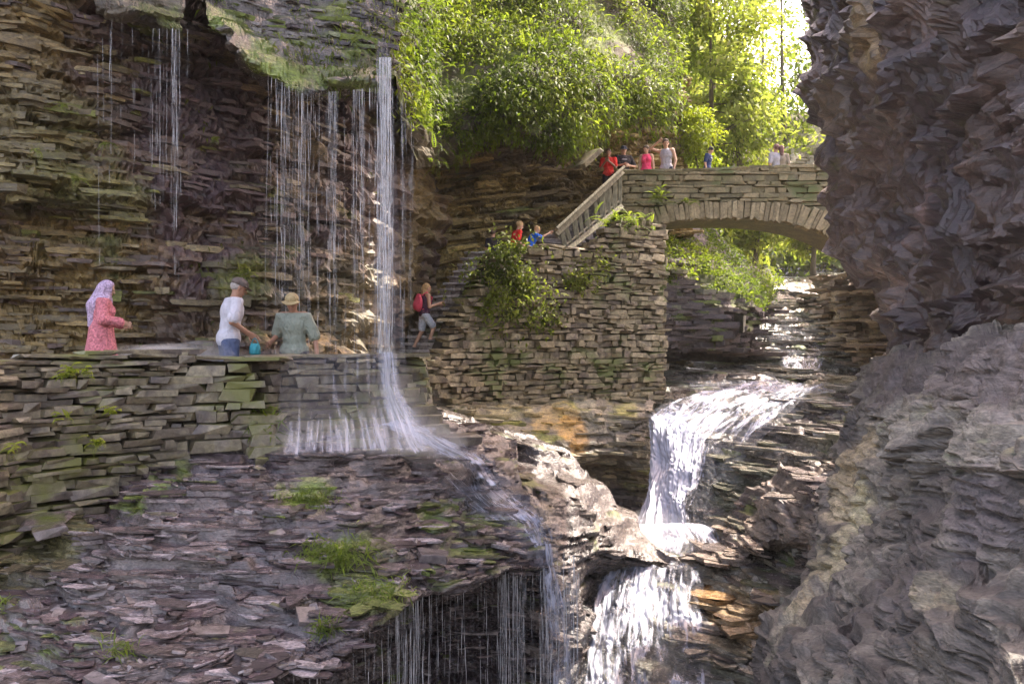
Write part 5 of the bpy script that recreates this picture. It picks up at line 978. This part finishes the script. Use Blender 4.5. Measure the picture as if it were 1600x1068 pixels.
def build_sdf(prims, res, k=.03, clips=(), fine=()):
    lo = np.full(3, 9e9); hi = -lo
    for p in list(prims)+list(fine):
        if p[0] == 'c':
            for q, r_ in ((p[1], p[3]), (p[2], p[4])): lo = np.minimum(lo, q-r_); hi = np.maximum(hi, q+r_)
        else: m = p[2].max(); lo = np.minimum(lo, p[1]-m); hi = np.maximum(hi, p[1]+m)
    lo -= .05; hi += .05; n = np.ceil((hi-lo)/res).astype(int)+1; D = np.full(n, 1.0, np.float32)
    ax = [lo[i]+np.arange(n[i])*res for i in range(3)]
    def put(p, k):
        if p[0] == 'c': a = np.minimum(p[1]-p[3], p[2]-p[4])-.09; b = np.maximum(p[1]+p[3], p[2]+p[4])+.09
        else: m = p[2].max()+.09; a = p[1]-m; b = p[1]+m
        i0 = np.maximum(((a-lo)/res).astype(int), 0); i1 = np.minimum(((b-lo)/res).astype(int)+2, n); sl = tuple(slice(x, y) for x, y in zip(i0, i1))
        X = np.stack(np.meshgrid(*[ax[i][sl[i]] for i in range(3)], indexing='ij'), -1)
        if p[0] == 'c':
            ab = p[2]-p[1]; t = np.clip(((X-p[1])@ab)/(ab@ab+1e-9), 0, 1); d = np.linalg.norm(X-p[1]-t[..., None]*ab, axis=-1)-(p[3]+(p[4]-p[3])*t)
        else:
            q = X-p[1]
            if p[3] is not None: q = q@p[3]
            k0 = np.linalg.norm(q/p[2], axis=-1); k1 = np.linalg.norm(q/p[2]**2, axis=-1); d = k0*(k0-1)/(k1+1e-9)
        o = D[sl]; h = np.clip(.5+.5*(o-d)/k, 0, 1); D[sl] = np.where(np.abs(o-d) < k, o*(1-h)+d*h-k*h*(1-h), np.minimum(o, d))
    for p in prims: put(p, k)
    for p in fine: put(p, .006)
    if clips:
        X = np.stack(np.meshgrid(*ax, indexing='ij'), -1)
        for pt, nrm in clips: D = np.maximum(D, ((X-np.array(pt))@np.array(nrm, float)).astype(np.float32))
    return surface_nets(D, lo, res)
def Rx(a): return np.array(Matrix.Rotation(a, 3, 'X'))
def Rz(a): return np.array(Matrix.Rotation(a, 3, 'Z'))
def person(label, loc, yaw, H=1.75, lean=0, side=0, fem=False, head_yaw=0, head_pitch=0, skin='skin', top=None, sleeve=.5, bottom=None, leglen=1.0, shoes='shoe', hair=None, hairlen=0, capm=None,
           le=None, lw=None, re=None, rw=None, lk=None, la=None, rk=None, ra=None, res=.011, fat=1.0, tunic=None, scarf=None, strap=False, hem=.88, group=None, cuffr=0, hipz=.93, tanktop=False, printc=None):
    """local frame: +y is where the body faces, +x its right, z up, for a 1.75 m figure; scaled by H/1.75"""
    S = H/1.75; t = tag(empty('person', loc, yaw), label, 'person', group)
    hz = hipz; T0_ = np.array([0, 0, hz+.02]); RL = Rx(-lean)@np.array(Matrix.Rotation(side, 3, 'Y'))
    up = lambda v: T0_+RL@(np.array(v, float)-np.array([0, 0, .95]))
    sw = .165 if fem else .19
    sh = {1: up((sw, 0, 1.42)), -1: up((-sw, 0, 1.42))}; neck = up((0, .0, 1.47)); headc = up((0, .02, 1.615)); HR = RL@Rz(head_yaw)@Rx(-head_pitch); headc = neck+RL@(Rx(-head_pitch*.6)@np.array((0, .02, .145)))
    hip = {1: np.array((.09, 0, hz)), -1: np.array((-.09, 0, hz))}
    E = {1: re if re is not None else up((sw+.05, -.02, 1.13)), -1: le if le is not None else up((-sw-.05, -.02, 1.13))}
    Wr = {1: rw if rw is not None else up((sw+.06, .06, .88)), -1: lw if lw is not None else up((-sw-.06, .06, .88))}
    K = {1: rk if rk is not None else np.array((.10, .03, hz*.52)), -1: lk if lk is not None else np.array((-.10, .03, hz*.52))}
    A = {1: ra if ra is not None else np.array((.11, -.01, .085)), -1: la if la is not None else np.array((-.11, -.01, .085))}
    E, Wr, K, A = [{k: np.array(v, float) for k, v in q.items()} for q in (E, Wr, K, A)]
    f = fat; cw = (.145 if fem else .165)*f
    torso = [ell(up((0, 0, .96)), np.array((.165, .115, .13))*np.array((f, f, 1)), RL), ell(up((0, 0, 1.12)), np.array((.128, .10, .15))*np.array((f, f, 1)), RL), ell(up((0, .0, 1.30)), (cw, .115*f, .17), RL), cap(sh[1]*.9+sh[-1]*.1, sh[-1]*.9+sh[1]*.1, .062*min(f, 1.1))]
    if fem: torso += [ell(up((s*.065, .09, 1.29)), (.06, .055, .06), RL) for s in (-1, 1)]
    body = list(torso)+[cap(neck-RL@np.array((0, 0, .06)), headc-HR@np.array((0, .01, .03)), .056, .052)]
    hd = lambda v: headc+HR@np.array(v, float)
    body += [ell(hd((0, -.008, .03)), (.077, .096, .098), HR), ell(hd((0, .025, -.045)), (.056, .066, .066), HR)]
    fine = [cap(hd((0, .088, .015)), hd((0, .112, -.018)), .010, .014), ell(hd((0, .07, -.098)), (.022, .02, .018), HR), cap(hd((-.035, .086, .032)), hd((.035, .086, .032)), .010)]
    for s in (-1, 1): fine.append(ell(hd((s*.079, -.005, -.005)), (.011, .02, .032), HR))
    legs = []; arms = []
    for s in (-1, 1):
        legs += [cap(hip[s]+(0, 0, -.02), K[s], .092*f, .058), cap(K[s], A[s], .056, .036)]
        ft = A[s]+np.array((s*.02, .15, -.045)); legs.append(cap(A[s]+(0, -.03, -.035), ft, .038, .030))
        arms += [cap(sh[s], E[s], .050, .039), cap(E[s], Wr[s], .038, .026)]
        fd = (Wr[s]-E[s]); fd /= np.linalg.norm(fd)+1e-9; ref = np.array((0, 1., 0)) if abs(fd[1]) < .8 else np.array((1., 0, 0)); sd = np.cross(fd, ref); sd /= np.linalg.norm(sd); pn = np.cross(sd, fd)*(1 if s > 0 else -1)
        pc = Wr[s]+fd*.05; RR = np.stack([sd, pn, fd], 1); body.append(ell(pc, (.040, .017, .052), RR)); rr = max(.0085, res*.72)
        for i, (o, ln) in enumerate(((-.03, .062), (-.010, .078), (.011, .084), (.031, .074))):
            b0 = Wr[s]+fd*.088+sd*o; b1 = b0+(fd*.8+pn*.5+sd*o*3)*ln*.55; b2 = b1+(fd*.45+pn*.9)*ln*.5; fine += [cap(b0-fd*.02, b1, rr, rr*.95), cap(b1, b2, rr*.95, rr*.85)]
        b0 = Wr[s]+fd*.03+sd*.034; b1 = b0+(fd*.7+sd*.7+pn*.3)*.045; fine += [cap(b0, b1, rr*1.15, rr), cap(b1, b1+(fd+pn*.4)*.03, rr, rr*.9)]
    V, Fc = build_sdf(body+legs+arms, res, .028, fine=fine)
    def mk(name, VF, mat):
        if len(VF[1]) == 0: return None
        o = link(name, mesh_np(name, VF[0]*S, VF[1], True), M[mat], t); return o
    mk('body', (V, Fc), skin)
    rc = max(res, .014); inf = lambda p, g: ('c', p[1], p[2], p[3]+g, p[4]+g) if p[0] == 'c' else ('e', p[1], p[2]+g, p[3])
    updir = RL@np.array((0, 0, 1.))
    if top:
        pr = [inf(p, .020) for p in (torso if not tanktop else torso[:3]+torso[4:])]
        if tanktop: pr += [cap(up((s*.10, .02, 1.46)), up((s*.09, .06, 1.3)), .03, .05) for s in (-1, 1)]
        elif sleeve > 0:
            for s in (-1, 1):
                e = sh[s]+(E[s]-sh[s])*min(1, sleeve*1.6); pr.append(cap(sh[s], e, .068, .066+cuffr))
                if sleeve > .7: pr.append(cap(E[s], E[s]+(Wr[s]-E[s])*(sleeve-.6)/.4*.95, .058+cuffr, .048+cuffr))
        pr.append(ell(up((0, 0, hem+.10)), np.array((.178, .132, .14))*np.array((f, f, 1)), RL))
        mk('shirt', build_sdf(pr, rc, .03, [(up((0, 0, hem)), -updir), (up((0, 0, 1.475)), updir)]), top)
    if printc: mk('shirt_print', build_sdf([ell(up((0, .125*f, 1.33)), (.09, .03, .025), RL)], rc, .01), printc)
    if bottom:
        pr = [inf(torso[0], .016)]
        for s in (-1, 1):
            pr.append(cap(hip[s]+(0, 0, -.02), hip[s]+(K[s]-hip[s])*min(1, leglen*2), .106*f, (.074 if leglen >= .5 else .092)))
            if leglen > .5: pr.append(cap(K[s], K[s]+(A[s]-K[s])*(leglen-.5)*1.9, .072, .058))
        mk('trousers' if leglen > .6 else 'shorts', build_sdf(pr, rc, .03, [(up((0, 0, 1.03)), updir)]), bottom)
    if tunic:
        mk('tunic', build_sdf([inf(p, .03) for p in torso]+[cap(up((0, 0, 1.0)), np.array((0, .0, .62)), .17*f, .235)]+[cap(sh[s], E[s], .078, .075) for s in (-1, 1)]+[cap(E[s], E[s]+(Wr[s]-E[s])*.92, .07, .075) for s in (-1, 1)], rc, .05, [((0, 0, .56), (0, 0.0, -1)), (up((0, 0, 1.48)), updir)]), tunic)
    if scarf:
        mk('headscarf', build_sdf([ell(hd((0, -.015, .02)), (.10, .118, .125), HR), cap(hd((0, -.05, -.03)), up((0, -.09, 1.36)), .10, .13), cap(up((0, -.11, 1.36)), up((0, -.13, 1.08)), .10, .06), cap(up((-.05, .02, 1.42)), up((.05, .02, 1.42)), .12)], rc, .05, [(hd((0, .08, 0)), HR@np.array((0, 1., .15)))]), scarf)
    for s in (-1, 1):
        mk('shoe', build_sdf([cap(A[s]+(0, -.035, -.045), A[s]+np.array((s*.025, .165, -.052)), .045, .038)], rc, .02), shoes)
        e = link('eye', eye_mesh(), M['eye_dark'], t); e.location = Vector(hd((s*.031, .088, .012))*S); e.scale = (S,)*3
    m_ = link('mouth', eye_mesh(), M['lips'], t); m_.location = Vector(hd((0, .094, -.055))*S); m_.scale = (S*2.2, S*.8, S*.6)
    if hair:
        hk = 0 if capm else 1; pr = [ell(hd((0, -.018, .042-.03*(1-hk))), (.082+.006*hk, .098+.006*hk, .075+.023*hk), HR)]; cl = [(hd((0, .045, .03)), HR@np.array((0, .8, -.6)))]
        if hairlen > 0: pr += [cap(hd((0, -.06, .02)), hd((0, -.085, -.06)), .075, .065), cap(hd((0, -.085, -.06)), up((0, -.09, 1.47-hairlen)), .065, .035)]
        mk('hair', build_sdf(pr, rc*.9, .03, cl), hair)
    if capm:
        c = mk('cap', build_sdf([ell(hd((0, -.008, .055)), (.094, .112, .085), HR), ], rc*.8, .012, [(hd((0, 0, .030)), HR@np.array((0, 0, -1.)))]), capm)
        b = link('cap_brim', build_brim(hd, HR, S), M[capm], c)
    t['H'] = H; return t, (lambda v: Matrix.Translation(t.location)@Matrix.Rotation(yaw, 4, 'Z')@Vector(np.array(v)*S)), dict(Wr=Wr, up=up, hd=hd, S=S)
_em = []
def eye_mesh():
    if not _em:
        bm = bmesh.new(); bmesh.ops.create_icosphere(bm, subdivisions=1, radius=.009); me = bpy.data.meshes.new('eye'); bm.to_mesh(me); bm.free(); _em.append(me)
    return _em[0].copy()
def build_brim(hd, HR, S):
    a = np.linspace(-1.1, 1.1, 9); V = []
    for zz in (.048, .056):
        for r_, dz in ((.095, 0), (.165, -.018)):
            for x in a: V.append(hd((math.sin(x)*r_*.85, math.cos(x)*r_+.0, zz+dz*math.cos(x)))*S)
    V = np.array(V); Fs = []
    for i in range(8): Fs += [[i, i+1, 9+i+1, 9+i], [18+i, 27+i, 27+i+1, 18+i+1], [9+i, 9+i+1, 27+i+1, 27+i], [i, 18+i, 18+i+1, i+1]]
    Fs += [[0, 9, 27, 18], [8, 26, 35, 17]]
    return mesh_np('cap_brim', V, Fs, False)
M['eye_dark'] = plain('eye_dark', (.02, .015, .012), .2, 0, bump=0); M['lips'] = plain('lips', (.30, .12, .10), .5, 0, bump=0)
cloth('shoe', (.12, .11, .10)); cloth('white_cotton', (.50, .49, .55), .06); cloth('denim', (.075, .10, .19)); cloth('sage_cotton', (.24, .27, .22), .08); cloth('navy_cloth', (.03, .035, .06)); cloth('khaki', (.25, .20, .15)); cloth('brown_cap', (.11, .085, .075)); cloth('yellow_cap', (.36, .28, .14))
cloth('pink_print', (.52, .17, .20), .45, 40); cloth('lilac_print', (.42, .32, .46), .5, 45); cloth('red_cotton', (.62, .02, .015), .1); cloth('blue_cotton', (.01, .12, .60), .1); cloth('black_cotton', (.025, .018, .022)); cloth('hot_pink', (.75, .05, .14), .1)
cloth('grey_cotton', (.36, .33, .36), .1); cloth('pale_denim', (.48, .52, .60), .25, 30); cloth('plum_top', (.06, .02, .045)); cloth('backpack_pink', (.62, .07, .12)); cloth('blond_hair', (.42, .28, .13), .4, 60); cloth('brown_hair', (.06, .035, .022), .4, 60); cloth('dark_hair', (.012, .010, .010), .3, 60); cloth('grey_hair', (.32, .29, .27), .3, 60)
cloth('teal_plastic', (.03, .24, .29), .1); cloth('navy_blue_shirt', (.015, .03, .10), .2); cloth('haze_hair', (.16, .08, .07), .2); cloth('white_logo', (.7, .7, .7), 0)
def foot(px, py_head, Y, H): x, y, z = P(px, py_head, Y); return (x, y, z-H)
YR = lambda d: math.radians(d)                       # yaw 0 faces away from the camera (+Y), 90 faces left, -90 faces right, 180 faces the camera
# woman in pink, walking right, back half turned
x, y, z = foot(158, 437, 11.6, 1.62); p1 = person('woman in a pink patterned tunic and lilac headscarf walking right behind the mossy wall', (x, y, z), YR(-65), 1.62, lean=.06, fem=True, tunic='pink_print', scarf='lilac_print', head_yaw=-.25, head_pitch=.25, bottom='plum_top', leglen=1,
       re=(.25, .02, 1.16), rw=(.16, .26, 1.12), le=(-.24, .05, 1.16), lw=(-.10, .28, 1.10), res=.0115, group='visitors on the terrace path', rk=(.10, .16, .50), ra=(.1, .10, .09), lk=(-.1, 0, .48), la=(-.1, -.25, .10))
x, y, z = foot(357, 431, 11.2, 1.80); p2, w2, j2 = person('man in a white T-shirt, jeans and brown cap, holding a teal bag', (x, y, z), YR(-58), 1.80, lean=.13, fat=1.08, top='white_cotton', sleeve=.52, bottom='denim', leglen=1, capm='brown_cap', hair='grey_hair', skin='skin_dark', head_pitch=.28, head_yaw=-.1, hem=.85,
       re=(.27, -.02, 1.16), rw=(.20, .20, 1.02), le=(-.22, .10, 1.16), lw=(-.05, .30, .98), res=.0115, cuffr=.012, group='visitors on the terrace path')
x, y, z = foot(460, 457, 11.8, 1.76); p3, w3, j3 = person('man in a loose sage-green T-shirt and yellow cap facing the camera', (x, y, z), YR(172), 1.76, lean=.05, fat=1.10, top='sage_cotton', sleeve=.55, bottom='navy_cloth', leglen=.6, capm='yellow_cap', hair='brown_hair', skin='skin_dark', head_pitch=.35, head_yaw=.2, hem=.84,
       le=(-.28, -.04, 1.13), lw=(-.34, .03, .87), re=(.27, -.06, 1.17), rw=(.26, .16, 1.08), res=.0115, cuffr=.02, group='visitors on the terrace path')
# teal bag hanging from the man's hand
hp = w2(j2['Wr'][1]+np.array((0, .08, -.07))/1.0)
bagp = tag(empty('bag', hp-Vector((0, 0, .19))), 'small teal plastic bag hanging from the hand of the man in white', 'bag'); mb = MB(); mb.tube([(0, 0, -.03), (0, 0, 0), (0, 0, .08), (0, 0, .13)], [.05, .075, .072, .05], 8); mb.build('pouch', M['teal_plastic'], bagp, True)
mb = MB(); mb.tube([(-.05, 0, .12), (-.02, 0, .18), (.0, 0, .20), (.02, 0, .18), (.05, 0, .12)], .006, 5); mb.build('handle', M['teal_plastic'], bagp)
# woman climbing the stairs
Yw = 19.35; x, y, z = foot(663, 448, Yw, 1.46); p4, w4, j4 = person('blond woman with a pink backpack and pale shorts climbing the first steps', (x, y, z), YR(-62), 1.55, lean=.10, fem=True, top='plum_top', tanktop=True, bottom='pale_denim', leglen=.42, hair='blond_hair', hairlen=.06, head_pitch=-.15,
       re=(.20, .06, 1.13), rw=(.16, .34, 1.22), le=(-.18, .10, 1.14), lw=(-.06, .42, 1.20), rk=(.10, .22, .62), ra=(.10, .12, .32), lk=(-.10, -.03, .52), la=(-.10, -.24, .13), res=.014, group='visitors on the stairs')
b = tag(empty('backpack', w4(j4['up']((0, -.19, 1.22)))), 'pink backpack on the back of the woman climbing the stairs', 'backpack'); b.rotation_euler = (0, 0, YR(-62))
V, Fc = build_sdf([ell((0, 0, 0), (.15, .085, .21)), ell((0, -.07, -.06), (.11, .05, .11))], .015, .03); link('pack', mesh_np('pack', V, Fc, True), M['backpack_pink'], b)
mb = MB()
for s in (-1, 1): mb.tube([(s*.09, .04, .16), (s*.11, .16, .24), (s*.12, .28, .12), (s*.11, .24, -.1), (s*.09, .06, -.15)], .014, 5)
tag(mb.build('strap', M['backpack_pink'], b))
# children on the landing
x, y, z = foot(771, 358, 20.9, 1.28); person('boy in dark clothes standing with his back turned at the top of the steps', (x, y, z), YR(-10), 1.28, lean=.08, top='black_cotton', sleeve=.5, bottom='navy_cloth', leglen=.55, hair='brown_hair', res=.017, side=-.05, group='visitors on the stairs', le=(-.25, .02, 1.13), lw=(-.22, .14, .92), printc=None)
def seated(label, px, py, Y, H, yaw, **kw):
    x, y, z = P(px, py, Y); S = H/1.75; z0 = z-(.62+1.71-.95)*S+0; z0 = z-(1.71-.95+.42)*S
    return person(label, (x, y, z0), yaw, H, hipz=.40, rk=(.12, .40, .46), ra=(.12, .42, .06), lk=(-.12, .40, .46), la=(-.12, .44, .06), res=.017, group='visitors on the stairs', **kw)
seated('boy in a bright red T-shirt sitting on the landing stones', 803, 346, 21.0, 1.55, YR(-70), top='red_cotton', sleeve=.5, bottom='khaki', leglen=.5, hair='blond_hair', lean=.22, head_pitch=.1, re=(.22, .02, .62), rw=(.14, .22, .52))
seated('child in a bright blue T-shirt sitting and stretching out an arm', 826, 351, 21.3, 1.42, YR(-72), top='blue_cotton', sleeve=.5, bottom='navy_cloth', leglen=.5, hair='blond_hair', lean=.38, head_pitch=.1, re=(.20, .36, .78), rw=(.16, .60, .92))
# people on the bridge
g = 'visitors on the bridge'
x, y, z = foot(951, 234, 23.9, 1.55); person('person in a red T-shirt and black shorts behind the wooden railing, hands folded', (x, y, z), YR(165), 1.58, top='red_cotton', sleeve=.5, bottom='black_cotton', leglen=.42, hair='brown_hair', skin='skin_dark', res=.017, group=g, head_pitch=.2,
       re=(.23, .06, 1.16), rw=(.05, .20, 1.34), le=(-.23, .06, 1.16), lw=(-.04, .20, 1.32))
x, y, z = foot(974, 229, 24.3, 1.72); person('man in a black T-shirt with a faint grey print, arms crossed in front', (x, y, z), YR(185), 1.74, fat=1.2, top='black_cotton', sleeve=.5, bottom='black_cotton', leglen=.5, capm='navy_cloth', hair='brown_hair', res=.017, group=g, le=(-.33, .04, 1.15), lw=(-.12, .26, 1.13), re=(.30, .04, 1.15), rw=(.08, .28, 1.16), printc='grey_cotton', head_pitch=.2)
x, y, z = foot(1010, 227, 24.5, 1.62); person('woman in a hot pink tank top with long hair, looking down on the bridge', (x, y, z), YR(165), 1.62, fem=True, top='hot_pink', tanktop=True, bottom='hot_pink', leglen=.5, hair='brown_hair', hairlen=.22, res=.017, group=g, head_yaw=-.5, head_pitch=.35)
x, y, z = foot(1041, 218, 24.6, 1.82); person('man in a grey and white tank top shading his eyes with one raised arm', (x, y, z), YR(150), 1.84, top='grey_cotton', tanktop=True, bottom='navy_cloth', leglen=.5, hair='brown_hair', res=.017, group=g, head_yaw=.5, head_pitch=.25, re=(.42, .12, 1.50), rw=(.16, .16, 1.66), hem=.82, le=(-.26, -.02, 1.14), lw=(-.25, .08, .90))
x, y, z = foot(1105, 229, 24.8, 1.42); person('dark-haired boy in a navy shirt with a white patch, alone on the bridge', (x, y, z), YR(-120), 1.42, top='navy_blue_shirt', sleeve=.5, bottom='black_cotton', leglen=.5, hair='dark_hair', res=.017, group=g, head_pitch=.55, lean=.1, printc='white_logo')
x, y, z = foot(1213, 225, 25.1, 1.70); person('pale-shirted taller one of the embracing couple behind the bridge parapet', (x, y, z), YR(20), 1.70, top='grey_cotton', sleeve=.5, bottom='khaki', leglen=.8, hair='haze_hair', res=.017, group=g)
x, y, z = foot(1221, 226, 25.1, 1.66); person('long-haired shorter one of the embracing couple behind the bridge parapet', (x, y, z), YR(-10), 1.64, fem=True, top='khaki', sleeve=.5, bottom='navy_cloth', leglen=.8, hair='haze_hair', hairlen=.35, res=.017, group=g)
print('people', time.time()-T0)

# ================================================================ MIST AND AIR
def vol(name, dens, col=(1, 1, 1), an=.3):
    m = bpy.data.materials.new(name); m.use_nodes = True; nt = m.node_tree; nt.nodes.remove(nt.nodes['Principled BSDF'])
    v = nt.nodes.new('ShaderNodeVolumePrincipled'); v.inputs['Density'].default_value = dens; v.inputs['Color'].default_value = (*col, 1); v.inputs['Anisotropy'].default_value = an
    nt.links.new(v.outputs[0], nt.nodes['Material Output'].inputs['Volume']); return m
M['haze'] = vol('haze_air', .00038, (1, .97, .88))
mb = MB(); mb.box((0, 65, 12), (130, 136, 39.98)); hz = mb.build('haze', M['haze']); tag(hz, 'bright sunlit haze hanging in the gorge', kind='stuff')
for k, (px, py, Y, r_, dn) in enumerate([(290, 556, 11.0, (.75, .35, .18), 2.6), (235, 550, 11.2, (.5, .3, .10), 2.0), (450, 556, 11.5, (.5, .3, .12), .8), (600, 556, 11.9, (.35, .3, .09), .6), (560, 684, 10.5, (1.2, .4, .22), .55), (665, 690, 10.5, (.5, .4, .28), .9), (270, 730, 10.0, (.8, .5, .5), .22), (625, 640, 11.0, (.5, .4, .5), .5), (1010, 828, 17.0, (.9, .5, .35), .7)]):
    bm = bmesh.new(); bmesh.ops.create_icosphere(bm, subdivisions=3, radius=1)
    for v in bm.verts: v.co *= 1+.25*math.sin(v.co.x*4+k)*math.cos(v.co.y*5+k*2)
    me = bpy.data.meshes.new('mist'); bm.to_mesh(me); bm.free(); o = link('mist', me, vol('mist_air', dn*.38)); o.location = P(px, py, Y); o.scale = r_; tag(o, 'thin white spray drifting where falling water lands', kind='stuff')
print('air', time.time()-T0, 'tris', sum(len(o.data.loop_triangles) if o.data.loop_triangles else sum(len(p.vertices)-2 for p in o.data.polygons) for o in C.objects if o.type == 'MESH' and len(o.data.polygons) > 2000))
